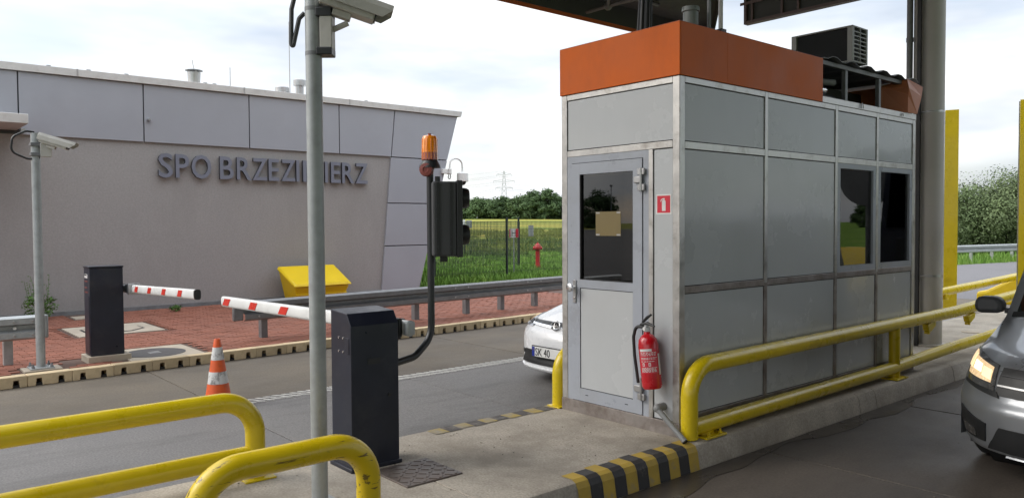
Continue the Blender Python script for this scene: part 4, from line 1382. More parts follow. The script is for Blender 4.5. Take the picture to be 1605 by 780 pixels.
hd = MB().lathe([(.012, 0), (.012, .035), (.032, .037), (.034, .045), (.034, .058), (.026, .063), (.001, .063)], (ex0 + .034, BY0 - .014, 1.185), 18, (0, -1, 0))
hd.build('door_knob', CHROME, door)
MB().lathe([(.008, 0), (.008, .006), (.001, .006)], (ex0 + .034, BY0 - .014, 1.10), 10, (0, -1, 0)).build('lock_cylinder', CHROME, door)
# floor, ceiling, desk inside
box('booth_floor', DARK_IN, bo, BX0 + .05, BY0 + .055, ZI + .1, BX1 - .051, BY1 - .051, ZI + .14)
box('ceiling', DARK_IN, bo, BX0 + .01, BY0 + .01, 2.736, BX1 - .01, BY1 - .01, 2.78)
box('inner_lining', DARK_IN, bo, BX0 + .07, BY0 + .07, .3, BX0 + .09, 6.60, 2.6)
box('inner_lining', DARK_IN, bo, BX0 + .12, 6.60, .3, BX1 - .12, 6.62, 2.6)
# orange cladding
oz0, oz1 = 2.7365, 3.108
box('orange_panel', ORANGE, bo, BX0 - .006, BY0 - .012, oz0, BX1 + .0095, BY0 + .0, oz1, bevel=.003)
box('orange_panel', ORANGE, bo, BX1 - .002, BY0 + .0005, oz0, BX1 + .010, 5.02, oz1, bevel=.002)
box('orange_panel', ORANGE, bo, BX1 - .002, 5.0205, oz0, BX1 + .010, 6.44, oz1, bevel=.002)
box('orange_panel', ORANGE, bo, BX0 - .006, BY0 + .0005, oz0, BX0 + .006, BY1, oz1, bevel=.002)
box('cap_flashing', FASCIA, bo, BX0 - .004, BY0 - .010, oz1 + .0005, BX1 + .008, 6.44, oz1 + .004)
box('roof_void', CANOPY, bo, BX0 + .3, BY0 + .35, 2.785, BX1 - .55, BY1 - .05, 3.055)
box('roof_end_panel', ORANGE_FADED, bo, BX0 + .01, BY1 - .03, 2.785, BX1 - .05, BY1 - .02, 3.11)
# exposed frame where the cladding is missing
box('top_flashing', ALU, bo, BX1 - .05, 6.445, ZT + .0005, BX1 + .004, BY1, ZT + .055, bevel=.003)
box('top_rail', TRUSS, bo, BX1 - .075, 6.40, 3.075, BX1 - .03, BY1 - .02, 3.115, bevel=.003)
for y in (6.93, 7.60, 8.20):
    box('stud', GALV_DARK, bo, BX1 - .072, y, ZT + .056, BX1 - .034, y + .045, 3.0745, bevel=.003)
tube('loose_pipe', PIPE, bo, [(BX1 - .30, 6.5, 2.98), (BX1 - .10, 6.85, 2.96)], .03, 12)
MB().sphere((BX1 - .12, 6.62, 2.87), .05, sc=(1.2, 2.2, .7)).build('foil_lump', CHROME, bo)
MB().sphere((BX1 - .15, 6.75, 2.81), .12, sc=(.6, 1.8, .4)).build('insulation', BLACK, bo)
rp = []
for i in range(25):
    yy = 6.45 + i * (1.95 / 24)
    rp.append((yy, 3.118 + (.028 if (i // 2) % 2 else 0)))
rp2 = [(a, b + .004) for a, b in rp[::-1]]
MB().prism(rp + rp2, 'x', BX0 - .02, BX1 + .01).build('corrugated_roof', GALV_DARK, bo, smooth=0)
box('roof_deck', CANOPY, bo, BX0, BY0 + .01, 3.06, BX1 - .08, 6.40, 3.10)
tp = MB()
tp.add([(BX1 - .25, 8.02, 2.80), (BX1 + .02, 8.12, 2.79), (BX1 + .03, 8.10, 2.96), (BX1 + .045, 8.08, 3.03), (BX1 + .01, 8.12, 3.13), (BX1 - .22, 8.02, 3.07)], [(0, 1, 2, 3, 4, 5)])
tp.add([(BX1 + .02, 8.12, 2.79), (BX1 + .05, 8.27, 2.785), (BX1 + .055, 8.36, 2.97), (BX1 + .05, 8.40, 3.07), (BX1 + .01, 8.12, 3.13), (BX1 + .045, 8.08, 3.03), (BX1 + .03, 8.10, 2.96)],
       [(0, 1, 2, 5, 6), (2, 3, 4, 5)])
tpo = tp.build('torn_orange_sheet', ORANGE_FADED, bo, smooth=0, label='bent torn orange sheet')
sl = tpo.modifiers.new('sheet', 'SOLIDIFY')
sl.thickness = .004
for y, rr_ in ((7.16, .028), (8.02, .018)):
    MB().tube([(BX1 + .012, y + rr_ * cos(k * pi / 5), 2.745 + rr_ * 1.7 * sin(k * pi / 5)) for k in range(6)], .004, 6).build('wire_loop', STEEL, bo)

# inside: desk, bottle, tariff sheet
desk = thing('desk', 'dark desk inside the booth behind the right windows', 'desk', (-3.8, 7.5, .3))
box('top', GALV_DARK, desk, -4.2, 6.75, 1.24, -3.52, 8.25, 1.27)
box('leg', GALV_DARK, desk, -4.15, 6.8, .32, -4.1, 8.2, 1.2395)
box('leg', GALV_DARK, desk, -3.6, 6.8, .32, -3.56, 8.2, 1.2395)
bt = thing('spray_bottle', 'red and white bottle standing on the desk behind the right window pane', 'bottle', (-3.58, 7.72, 1.27))
MB().lathe([(.035, 0), (.035, .10), (.001, .1)], (-3.58, 7.72, 1.2705), 14).build('body', SIGN_RED, bt)
MB().lathe([(.034, 0), (.030, .06), (.012, .07), (.012, .09), (.001, .09)], (-3.58, 7.72, 1.371), 14).build('top', PLATE_W, bt)
ts = thing('tariff_sheet', 'white printed sheet with black marks hung inside the right booth window', 'sheet', (-3.47, 7.65, 2.0))
MB().add([(-3.472, 7.60, 1.90), (-3.472, 7.72, 1.86), (-3.472, 7.78, 2.12), (-3.472, 7.60, 2.14), (-3.475, 7.60, 1.90), (-3.475, 7.72, 1.86), (-3.475, 7.78, 2.12), (-3.475, 7.60, 2.14)],
         [(0, 1, 2, 3), (7, 6, 5, 4), (0, 4, 5, 1), (1, 5, 6, 2), (2, 6, 7, 3), (3, 7, 4, 0)]).build('sheet', PLATE_W, ts, smooth=0)
for i, (yy, zz, w1, h1) in enumerate(((7.625, 2.04, .03, .05), (7.63, 1.99, .05, .035), (7.62, 1.93, .035, .04))):
    box('print_mark', BLACK, ts, -3.4718, yy, zz, -3.4708, yy + w1, zz + h1)

# notice in the door, extinguisher sign
nt_ = thing('paper_notice', 'square yellowed paper notice on the tinted door glass, darkened as if behind it', 'paper notice', (-4.1, BY0 + .02, 1.7))
box('sheet', PAPER_DIMMED, nt_, -4.235, BY0 + .0165, 1.602, -3.975, BY0 + .0175, 1.79)
for a, b in ((-4.235, 1.602), (-4.02, 1.602), (-4.235, 1.772), (-4.02, 1.772)):
    box('tape', STEEL, nt_, a + .004, BY0 + .0155, b + .003, a + .042, BY0 + .0163, b + .014)
sg = thing('extinguisher_sign', 'square red and white fire extinguisher sign on the booth wall beside the door', 'sign', (-3.56, BY0, 1.83))
sx0, sx1, sz0, sz1 = -3.625, -3.488, 1.762, 1.905
sgz = lambda y: BY0 + .0096 - y
box('sign_plate', PLATE_W, sg, sx0, sgz(.002), sz0, sx1, sgz(0), sz1)
box('red_field', SIGN_RED, sg, sx0 + .010, sgz(.003), sz0 + .010, sx1 - .010, sgz(.0021), sz1 - .010)
ic = MB()
cxs, czs = (sx0 + sx1) / 2, (sz0 + sz1) / 2
ic.box(cxs - .015, sgz(.0040), czs - .048, cxs + .018, sgz(.0031), czs + .018)
ic.add([(cxs + .0015 + .0165 * cos(k * pi / 8), sgz(.0040), czs + .0185 + .014 * sin(k * pi / 8)) for k in range(9)] + [(cxs + .0015 + .0165 * cos(k * pi / 8), sgz(.0031), czs + .0185 + .014 * sin(k * pi / 8)) for k in range(9)],
       [list(range(9)), list(range(9, 18))] + [(k, (k + 1) % 9, 9 + (k + 1) % 9, 9 + k) for k in range(9)])
ic.box(cxs - .006, sgz(.0040), czs + .034, cxs + .010, sgz(.0031), czs + .043)
ic.add([(cxs - .006, sgz(.0040), czs + .043), (cxs - .024, sgz(.0040), czs + .034), (cxs - .030, sgz(.0040), czs + .018), (cxs - .024, sgz(.0040), czs + .018), (cxs - .018, sgz(.0040), czs + .030), (cxs - .006, sgz(.0040), czs + .036)], [(0, 1, 2, 3, 4, 5)])
ic.build('pictogram', PLATE_W, sg, smooth=0)

# fire extinguisher hanging on the wall
fe = thing('fire_extinguisher', 'red fire extinguisher with black hose hanging on the booth wall under the red sign', 'fire extinguisher', (-3.63, 4.37, .5))
ea, eb = Vector((-3.605, 4.37, .512)) + Vector((.025, 0, 0)), Vector((-3.655, 4.37, .915)) + Vector((.025, 0, 0))
ax = (eb - ea).normalized()
MB().lathe([(.001, 0), (.062, .0), (.070, .012), (.073, .03), (.073, .315), (.066, .352), (.045, .380), (.026, .392), (.022, .41), (.001, .41)], ea, 28, ax).build('cylinder', EXT_RED, fe)
MB().lathe([(.026, 0), (.026, .03), (.018, .04), (.018, .06), (.001, .06)], ea + ax * .408, 14, ax).build('valve', STEEL, fe)
vt = ea + ax * .45
MB().tube([vt + Vector((-.05, -.005, .005)), vt + Vector((.02, -.01, .02)), vt + Vector((.085, -.015, .004))], [.010, .013, .008], 8).build('carry_handle', BLACK, fe)
MB().tube([vt + Vector((-.03, -.005, .025)), vt + Vector((.02, -.01, .065)), vt + Vector((.055, -.015, .085))], [.010, .012, .008], 8).build('squeeze_lever', BLACK, fe)
tube('hose', BLACK, fe, bends([vt + Vector((-.02, -.01, -.01)), vt + Vector((-.085, -.015, -.01)), vt + Vector((-.105, -.02, -.09)), vt + Vector((-.095, -.02, -.22)), vt + Vector((-.06, -.02, -.42))], .06, 6), .012, 10)
MB().lathe([(.014, 0), (.014, .012), (.001, .013)], vt + Vector((.0, -.016, -.02)), 12, (0, -1, 0)).build('gauge', PLATE_W, fe)
box('wall_bracket', STEEL, fe, -3.69, 4.425, .80, -3.62, 4.469, .86)


def on_cyl(a0, a1, z0, z1, name, mat, off):
    """strip wrapped on the cylinder between two angles (0 faces the viewer) and heights"""
    u = Vector((-sin(radians(-42)) * -1, 0, 0))
    f0 = Vector((.72, -.70, 0))
    f0 = (f0 - ax * f0.dot(ax)).normalized()
    sd = ax.cross(f0)
    v = []
    k = 8
    for z in (z0, z1):
        for i in range(k + 1):
            a = radians(a0 + (a1 - a0) * i / k)
            v.append(ea + ax * z + (f0 * cos(a) + sd * sin(a)) * (.073 + off))
    MB().add(v, [(i, i + 1, k + 2 + i, k + 1 + i) for i in range(k)]).build(name, mat, fe, smooth=0, fix=False)


on_cyl(-62, 40, .115, .285, 'label_panel', SIGN_RED, .0008)
on_cyl(-62, 10, .270, .288, 'label_header', PLATE_W, .0016)
rl_ = random.Random(5)
for z in (.262, .252, .243, .225, .216, .200, .155, .148, .141, .134, .127):
    a0 = -58
    while a0 < 34:
        wv = rl_.uniform(4, 16)
        if a0 + wv > 38:
            break
        on_cyl(a0, a0 + wv, z - .0022, z + .0022, 'label_text', PLATE_W, .0016)
        a0 += wv + rl_.uniform(2.5, 5)
for a0 in (-50, -14):
    on_cyl(a0, a0 + 13, .166, .190, 'label_pictogram', PLATE_W, .0016)
    on_cyl(a0 + 4, a0 + 9, .170, .184, 'pictogram_mark', SIGN_RED, .0022)
on_cyl(48, 66, .10, .25, 'label_side_text', PLATE_W, .0010)

# bent conduit by the door
cd = thing('bent_conduit', 'grey conduit with an elbow leaning out of the booth wall below the extinguisher', 'conduit', (-3.55, 4.4, .37))
MB().tube([(-3.555, BY0 + .009, .372), (-3.555, BY0 - .055, .372)], .029, 14).build('wall_stub', PIPE, cd)
MB().sphere((-3.556, BY0 - .06, .368), .033, sc=(1, 1, 1)).build('elbow', PIPE, cd)
MB().tube([(-3.556, BY0 - .062, .365), (-3.53, BY0 - .064, .345), (-3.285, BY0 - .10, ZI + .018)], [.029, .020, .020], 14).build('pipe', PIPE, cd)
MB().lathe([(.021, 0), (.021, .006), (.016, .0065), (.001, .0065)], (-3.288, BY0 - .0995, ZI + .019), 12, (.245, -.036, -.175)).build('open_end', BLACK, cd)

# ------------------------------------------------------------------ on the booth roof
ac = thing('air_conditioner', 'grey air conditioning unit with dark coil and vent grid on the booth roof', 'air conditioner', (-3.7, 7.12, 3.15))
ax0, ax1, ay0, ay1, az0, az1 = -4.02, -3.415, 7.0, 7.30, 3.16, 3.49
sh = MB()
sh.box(ax0, ay0, az0, ax0 + .05, ay1, az1)
sh.box(ax0 + .0505, ay0, az1 - .014, ax1, ay1, az1)
sh.box(ax0 + .0505, ay0, az0, ax1, ay1, az0 + .014)
sh.box(ax0 + .0505, ay1 - .015, az0 + .0145, ax1 - .0205, ay1, az1 - .0145)
sh.box(ax1 - .02, ay0, az0 + .0145, ax1, ay0 + .035, az1 - .0145)
sh.box(ax1 - .02, ay1 - .03, az0 + .0145, ax1, ay1, az1 - .0145)
sh.box(ax1 - .05, ay0, az0 + .0145, ax1 - .0205, ay0 + .02, az1 - .0145)
sh.build('shell', AC_M, ac, smooth=0, bevel=.002)
box('coil', BLACK, ac, ax0 + .052, ay0 + .03, az0 + .016, ax1 - .052, ay0 + .06, az1 - .016)
cf = MB()
for i in range(60):
    x = ax0 + .056 + i * (ax1 - ax0 - .115) / 59
    cf.box(x, ay0 + .022, az0 + .02, x + .0015, ay0 + .0295, az1 - .02)
tag(cf.build('coil_fins', DARKGREY, ac, smooth=0), kind='stuff')
gr_ = MB()
for i in range(1, 8):
    z = az0 + .0145 + (az1 - az0 - .029) * i / 8
    gr_.box(ax1 - .018, ay0 + .0355, z - .005, ax1 - .002, ay1 - .0305, z + .005)
for j in (1,):
    y = ay0 + .0355 + (ay1 - ay0 - .066) * j / 2
    gr_.box(ax1 - .019, y - .005, az0 + .015, ax1 - .001, y + .005, az1 - .015)
gr_.build('vent_grid', AC_M, ac, smooth=0)
box('inner_dark', BLACK, ac, ax1 - .05, ay0 + .04, az0 + .016, ax1 - .03, ay1 - .035, az1 - .016)
for x in (ax0 + .08, ax1 - .12):
    box('foot', GALV_DARK, ac, x, ay0 - .02, 3.1465, x + .04, ay1 + .02, az0 - .0005)

vp = thing('roof_vent_pipe', 'short green grey vent pipe with a collar on the front of the booth roof', 'vent pipe', (-3.56, 4.86, 3.11))
MB().lathe([(.056, 0), (.056, .17), (.066, .172), (.066, .19), (.063, .205), (.048, .205), (.048, .1), (.001, .1)], (-3.57, 4.80, 3.09), 22).build('pipe', PVC, vp)
cbd = thing('cable_bundle', 'dark bundle of cables rising from the booth roof to the canopy', 'cable bundle', (-3.88, 4.62, 3.11))
for i, (dx, dy, r) in enumerate(((-.035, 0, .018), (-.008, .02, .022), (.022, 0, .020), (.045, .02, .014), (.0, -.02, .014))):
    tube('cable', BLACK, cbd, [(-3.86 + dx * 1.2, 4.60 + dy, 3.10), (-3.855 + dx * .9, 4.62 + dy, 3.5), (-3.85 + dx * .8, 4.66 + dy, 6.0)], r, 8)
for i, (x, y, r, mt, lab) in enumerate(((-3.50, 4.93, .014, GALV_DARK, 'thin dark rod on the booth roof, left of the pale rod'), (-3.46, 5.02, .017, COPING, 'thin pale rod on the booth roof, right of the dark rod'))):
    p = thing('roof_mast', lab, 'mast', (x, y, 3.11), group='thin masts on the booth roof')
    tube('mast', mt, p, [(x, y, 3.11), (x, y, 5.9)], r, 10)
    box('mast_foot', BLACK, p, x - .03, y - .03, 3.1125, x + .03, y + .03, 3.145)

# column and downpipes behind the booth
col = thing('canopy_column', 'thick pale grey round column behind the booth carrying the canopy', 'column', (-3.95, 10.15, ZI))
tube('shaft', COLUMN, col, [(-3.95, 10.15, ZI), (-3.95, 10.15, 6.3)], .137, 36)
MB().lathe([(.19, 0), (.19, .02), (.15, .025), (.001, .025)], (-3.95, 10.15, ZI + .0005), 28).build('base_flange', COLUMN, col)
for z, a in ((3.02, .03), (1.02, 0)):
    MB().lathe([(.139, 0), (.139, .025), (.137, .025)], (-3.95, 10.15, z), 36).build('clamp_band', STEEL, col)
    tube('tie_rod', STEEL, col, [(-3.87, 10.03, z + .012), (-4.1, 9.98, z + .012), (-3.60, 8.42, z + .012 - a)], .008, 6)
dp = thing('downpipe', 'dark grey downpipe left of the thick column behind the booth', 'downpipe', (-4.2, 10.2, ZI), group='downpipes at the column')
tube('pipe', GALV_DARK, dp, [(-4.155, 9.99, ZI), (-4.155, 9.99, 6.2)], .036, 16)
MB().lathe([(.042, 0), (.042, .05), (.037, .05)], (-4.155, 9.99, 3.9), 16).build('pipe_joint', GALV_DARK, dp)
dp2 = thing('downpipe', 'pale grey downpipe between the dark downpipe and the thick column', 'downpipe', (-4.1, 10.12, ZI), group='downpipes at the column')
tube('pipe', COLUMN, dp2, [(-4.085, 10.06, ZI), (-4.085, 10.06, 6.2)], .05, 16)
dp3 = thing('cable_duct', 'black upright cable duct in the gap between the booth and the column', 'cable duct', (-3.98, 9.4, ZI))
box('duct', BLACK, dp3, -4.055, 9.955, ZI, -4.015, 9.995, 6.2)

# ------------------------------------------------------------------ canopy
cn = thing('canopy', 'dark steel canopy over the toll lanes with an orange edge', 'canopy', (-4, 2, 6.0))
ZC = 6.0
cpoly = [(-11.65, 1.2), (-2.6, 1.2), (-1.2, -14), (32, -14), (32, 11.0), (-6.0, 11.0), (-8.7, 12.7), (-11.65, 16.5)]  # unseen outline shaped for the light: cut back left, winged out right
MB().prism(cpoly, 'z', ZC + .5, ZC + .58).build('roof_sheet', CANOPY, cn, smooth=0)
MB().box(-11.70, 1.2, ZC, -11.68, 16.5, ZC + .6).build('fascia', FASCIA, cn, smooth=0)
MB().box(-11.679, 1.2, ZC + .08, -11.655, 16.4, ZC + .6).build('fascia_liner', CANOPY, cn, smooth=0)
box('fascia', FASCIA, cn, 32.005, -14, ZC, 32.05, 11, ZC + .6)
box('fascia', FASCIA, cn, -11.7, 1.15, ZC, -2.6, 1.195, ZC + .6)
box('fascia', FASCIA, cn, -1.2, -14.05, ZC, 32.05, -14.005, ZC + .6)
sp = MB().prism([(-8.7, 12.70), (-8.74, 12.74), (-11.69, 16.54), (-11.65, 16.5)], 'z', ZC + .05, ZC + .6)
sp.build('fascia', CANOPY, cn, smooth=0)
node = [(-10.9 + 2.4 * i, 2.2 + 2.4 * j) for i in range(7) for j in range(5)]
up_ = MB()
for j in range(5):
    y = 2.2 + 2.4 * j
    x1 = 5.3 if y < 10.8 else -8.9
    tube('chord', TRUSS, cn, [(-11.5, y, ZC + .40), (x1, y, ZC + .40)], .045, 8)
    tube('chord', TRUSS, cn, [(-11.5, y + .1, ZC + .12), (x1, y + .1, ZC + .12)], .04, 8)
for i in range(7):
    x = -10.9 + 2.4 * i
    y1 = 10.8 if x > -8 else 13.5
    tube('cross_chord', TRUSS, cn, [(x, 1.4, ZC + .43), (x, y1, ZC + .43)], .045, 8)
k = 0
for x, y in node:
    if y > 10.6 and x > -8.8:
        continue
    MB().sphere((x, y + .1, ZC + .12), .09, 10, 6).build('node', TRUSS, cn)
    for dx, dy in ((-1.15, -1.15), (1.15, -1.15), (-1.15, 1.15), (1.15, 1.15)):
        if -11.6 < x + dx < 5.4 and (y + dy < 10.9 or x + dx < -9) and 1.2 < y + dy:
            tube('brace', TRUSS, cn, [(x, y + .1, ZC + .12), (x + dx, y + .1 + dy, ZC + .46)], .035, 7)
            k += 1
# hanging sign gantry seen from behind
gs = thing('hanging_sign_panel', 'dark rear side of a hanging lane sign with a brown frame at the top edge', 'sign panel', (-4, 9.75, 4.5))
gxa, gxb, gy_, gz0, gz1 = -6.33, -1.6, 9.76, 4.50, 5.75
box('back_sheet', CANOPY, gs, gxa + .04, gy_ + .02, gz0 + .04, gxb - .04, gy_ + .05, gz1 - .04)
FR = M('brown_sign_frame', (0.10, 0.065, 0.06), 0.5)
box('bottom_frame', FR, gs, gxa, gy_ - .02, gz0, gxb, gy_ + .08, gz0 + .04)
box('top_frame', FR, gs, gxa, gy_ - .02, gz1 - .04, gxb, gy_ + .08, gz1)
for x in (gxa, gxb - .04):
    box('side_frame', FR, gs, x, gy_ - .02, gz0 + .0405, x + .04, gy_ + .08, gz1 - .0405)
for x in (-6.22, -5.76, -5.52, -4.6, -3.6, -2.6):
    box('rib', FR, gs, x, gy_ - .015, gz0 + .041, x + .03, gy_ + .0195, gz1 - .041)
box('bracket', FR, gs, gxa - .06, gy_ - .02, gz0 + .27, gxa + .30, gy_ - .0205 + .0, gz0 + .31)
for x in (-5.9, -2.2):
    tube('hanger', TRUSS, gs, [(x, gy_ + .1, gz0 + .2), (x, gy_ + .1, ZC + .45)], .04, 8)


# ================================================================== VEHICLES
class Skin:
    """car shell from a centre-line profile swept sideways; local y runs from the nose to the tail"""

    def __init__(self, prof, nu=24):
        # rows: (y, z, half width, nose recess at the edge, drop at the edge)
        self.p = prof
        self.nu = nu

    def row(self, v):
        n = len(self.p) - 1
        i = max(0, min(n - 1, int(v)))
        f = v - i
        P = [self.p[max(0, min(n, i + k))] for k in (-1, 0, 1, 2)]
        r = []
        for a, b, c, d in zip(*P):
            m1, m2 = (c - a) / 2 * .7, (d - b) / 2 * .7
            r.append((2 * f ** 3 - 3 * f * f + 1) * b + (f ** 3 - 2 * f * f + f) * m1 + (-2 * f ** 3 + 3 * f * f) * c + (f ** 3 - f * f) * m2)
        return r

    def at(self, u, v, off=0.0):
        y, z, w, rec, drop = self.row(v)
        a = abs(u)
        p = Vector((w * u, y + rec * (0.25 * a ** 2 + .75 * a ** 5), z - drop * (.35 * a ** 2 + .65 * a ** 6)))
        if off:
            e = 1e-3
            du = self.at(min(1, u + e), v) - self.at(max(-1, u - e), v)
            dv = self.at(u, v + e) - self.at(u, v - e)
            nn = du.cross(dv)
            if nn.length > 0:
                p += nn.normalized() * off
        return p

    def shell(self, sub=4, v0=0, v1=None):
        v1 = len(self.p) - 1 if v1 is None else v1
        vs = [v0 + (v1 - v0) * i / ((v1 - v0) * sub) for i in range(int((v1 - v0) * sub) + 1)]
        us = []
        for k in range(self.nu + 1):
            s = -1 + 2 * k / self.nu
            us.append(math.copysign(1 - (1 - abs(s)) ** 1.5, s))
        mb = MB()
        mb.add([self.at(u, v) for v in vs for u in us],
               [(j * len(us) + i, j * len(us) + i + 1, (j + 1) * len(us) + i + 1, (j + 1) * len(us) + i) for j in range(len(vs) - 1) for i in range(len(us) - 1)])
        return mb

    def edge(self, side, v0, v1, n):
        return [self.at(side, v0 + (v1 - v0) * i / n) for i in range(n + 1)]

    def patch(self, quad, off=.006, n=8, m=6, back=.0):
        """bilinear patch in (u, v) laid over the shell with folded edges: quad corners a,b,c,d"""
        a, b, c, d = [Vector(q).to_2d() for q in quad]
        V, F = [], []
        for j in range(m + 1):
            for i in range(n + 1):
                s, t = i / n, j / m
                q = (a * (1 - s) + b * s) * (1 - t) + (d * (1 - s) + c * s) * t
                V.append(self.at(q.x, q.y, off))
        for j in range(m + 1):
            for i in range(n + 1):
                s, t = i / n, j / m
                q = (a * (1 - s) + b * s) * (1 - t) + (d * (1 - s) + c * s) * t
                V.append(self.at(q.x, q.y, back))
        w = n + 1
        o = w * (m + 1)
        for j in range(m):
            for i in range(n):
                F.append((j * w + i, j * w + i + 1, (j + 1) * w + i + 1, (j + 1) * w + i))
        ring = [i for i in range(w)] + [j * w + n for j in range(1, m + 1)] + [m * w + i for i in range(n - 1, -1, -1)] + [j * w for j in range(m - 1, 0, -1)]
        for k in range(len(ring)):
            p, q = ring[k], ring[(k + 1) % len(ring)]
            F.append((p, q, q + o, p + o))
        return MB().add(V, F)


def arc(cy, cz, r, a0, a1, n=14):
    return [(cy + r * cos(a0 + (a1 - a0) * k / n), cz + r * sin(a0 + (a1 - a0) * k / n)) for k in range(n + 1)]


def car(root, sk, paint, vb, vh, vt, length, wheels, wr, sill, hw, belt):
    """vb: v range of the shell; builds shell, sides, glass house, wheels, underbody"""
    n = len(sk.p) - 1
    sk.shell().build('body', paint, root, local=True, smooth=40)
    for s in (-1, 1):
        low = sk.edge(s, 0, vh, int(vh * 4))
        rear = sk.edge(s, vt, n, int((n - vt) * 4))
        pts = low + [Vector((s * hw, p.y, p.z)) if False else p for p in rear]
        prof = [(p.y, p.z, abs(p.x)) for p in pts]
        bottom = []
        for wy in sorted(wheels, reverse=True):
            bottom += [(y, z) for y, z in arc(wy, wr, wr + .05, -.25, pi + .25)]
        bottom = [(prof[-1][0], sill)] + [(y, max(z, sill)) for y, z in bottom] + [(prof[0][0], sill)]
        V = [Vector((s * x, y, z)) for y, z, x in prof] + [Vector((s * (hw - .015 + .015 * min(1, max(0, (z - sill) / .3))), y, z)) for y, z in bottom]
        # side built as vertical strips between lower outline and upper outline
        up = sorted([(y, z, x) for y, z, x in prof], key=lambda q: q[0])

        def upper(y):
            c = [(yy, zz, xx) for yy, zz, xx in up]
            best = None
            for (y0, z0, x0), (y1, z1, x1) in zip(c[:-1], c[1:]):
                if y0 <= y <= y1 and y1 - y0 > 1e-6:
                    f = (y - y0) / (y1 - y0)
                    q = (z0 + (z1 - z0) * f, x0 + (x1 - x0) * f)
                    if best is None or q[0] > best[0]:
                        best = q
            return best

        def lower(y):
            z = sill
            for wy in wheels:
                d = abs(y - wy)
                if d < wr + .05:
                    z = max(z, wr + sqrt((wr + .05) ** 2 - d * d))
            return z
        y0, y1 = min(q[0] for q in up) + .001, max(q[0] for q in up) - .001
        N_ = 110
        mb = MB()
        cols = []
        for i in range(N_ + 1):
            y = y0 + (y1 - y0) * i / N_
            t = upper(y)
            lo = lower(y)
            zt, xt = t
            zt = max(zt, lo + .01)
            col_ = []
            for k in range(7):
                f = k / 6
                z = lo + (zt - lo) * f
                bul = hw - .03 * (1 - min(1, (z - sill) / .35)) ** 2
                fr_ = f ** 4
                x = bul * (1 - fr_) + xt * fr_
                endf = min(1, max(0, (y - y0) / .30)) * min(1, max(0, (y1 - y) / .25))
                x = xt + (x - xt) * (endf ** .5)
                col_.append(Vector((s * x, y, z)))
            cols += col_
        mb.add(cols, [(i * 7 + k, (i + 1) * 7 + k, (i + 1) * 7 + k + 1, i * 7 + k + 1) for i in range(N_) for k in range(6)])
        mb.build('side_panel', paint, root, local=True, smooth=45)
        # cabin side: painted frame with a dark window just proud of it
        e = sk.edge(s, vh, vt, int((vt - vh) * 4))
        a, b = e[0], e[-1]
        V = list(e)
        c = sum(V, Vector()) / len(V)
        MB().add(V, [list(range(len(V)))]).build('cabin_side', paint, root, local=True, smooth=0)
        q = []
        for p in V:
            pp = c + (p - c) * .86
            q.append(Vector((pp.x + s * .012, pp.y, pp.z)))
        MB().add(q, [list(range(len(q)))]).build('side_window', GLASS_CAR, root, local=True, smooth=0)
        for wy in wheels:
            wx = s * (hw - .11)
            MB().lathe([(wr * .60, -.10), (wr * .93, -.105), (wr, -.08), (wr, .08), (wr * .93, .105), (wr * .62, .10), (wr * .60, .06), (.001, .06)], (wx, wy, wr), 32, (s, 0, 0)).build('tyre', TYRE, root, local=True)
            mbw = MB().lathe([(wr * .60, .061), (wr * .60, .095), (wr * .55, .095), (wr * .5, .062), (.001, .062)], (wx, wy, wr), 28, (s, 0, 0))
            for k in range(5):
                a_ = 2 * pi * k / 5
                mbw.obox((wx + s * .085, wy + wr * .32 * cos(a_), wr + wr * .32 * sin(a_)), (.010, 0, 0), Vector((0, cos(a_), sin(a_))) * wr * .28, Vector((0, -sin(a_), cos(a_))) * wr * .07)
            mbw.lathe([(wr * .14, .06), (wr * .12, .10), (.001, .10)], (wx, wy, wr), 14, (s, 0, 0)).build('rim', RIM, root, local=True)
            MB().lathe([(wr + .055, -.25), (wr + .055, .0), (.001, .0)], (wx - s * .02, wy, wr), 24, (s, 0, 0)).build('wheel_well', BLACK, root, local=True)
    box('underbody', BLACK, root, -hw + .10, .35, sill - .02, hw - .10, length - .3, sill + .12, local=True)
    MB().box(-hw + .2, wheels[0] + .35, .40, hw - .2, length - .5, belt - .35).build('cabin_floor', DARK_IN, root, local=True)


LAMP_GLOW = M('glowing_reflector', (0.55, 0.48, 0.38), 0.25, 0.3, 0.5, 18, coat=0.8, emit=(1.0, 0.66, 0.32), estr=0.42)
# ---- silver grey van in the right lane
van = thing('van', 'silver grey van with lit headlights driving towards the viewer in the right lane', 'van', (-1.19, 5.45, 0.0), 1e-9)
vprof = [(.16, .19, .80, .42, 0), (.05, .21, .85, .42, 0), (.02, .29, .875, .44, 0), (.0, .39, .89, .45, 0), (.0, .49, .895, .45, 0), (.035, .55, .89, .44, 0),
         (.06, .62, .885, .46, 0), (.09, .70, .88, .50, 0), (.14, .765, .875, .52, .01), (.30, .83, .87, .46, .03), (.60, .905, .865, .32, .05), (.95, .995, .855, .18, .05),
         (1.06, 1.04, .845, .14, .04), (1.36, 1.42, .79, .10, .03), (1.66, 1.70, .73, .08, .03), (2.1, 1.80, .70, .04, .05), (3.2, 1.83, .71, .0, .05), (4.15, 1.80, .71, -.02, .05),
         (4.34, 1.60, .74, -.06, .03), (4.42, 1.05, .84, -.10, .0), (4.42, .5, .84, -.12, .0), (4.36, .25, .80, -.14, .0)]
sv = Skin(vprof)
car(van, sv, CAR_GREY, None, 12, 19, 4.4, (.90, 3.58), .315, .22, .895, 1.08)
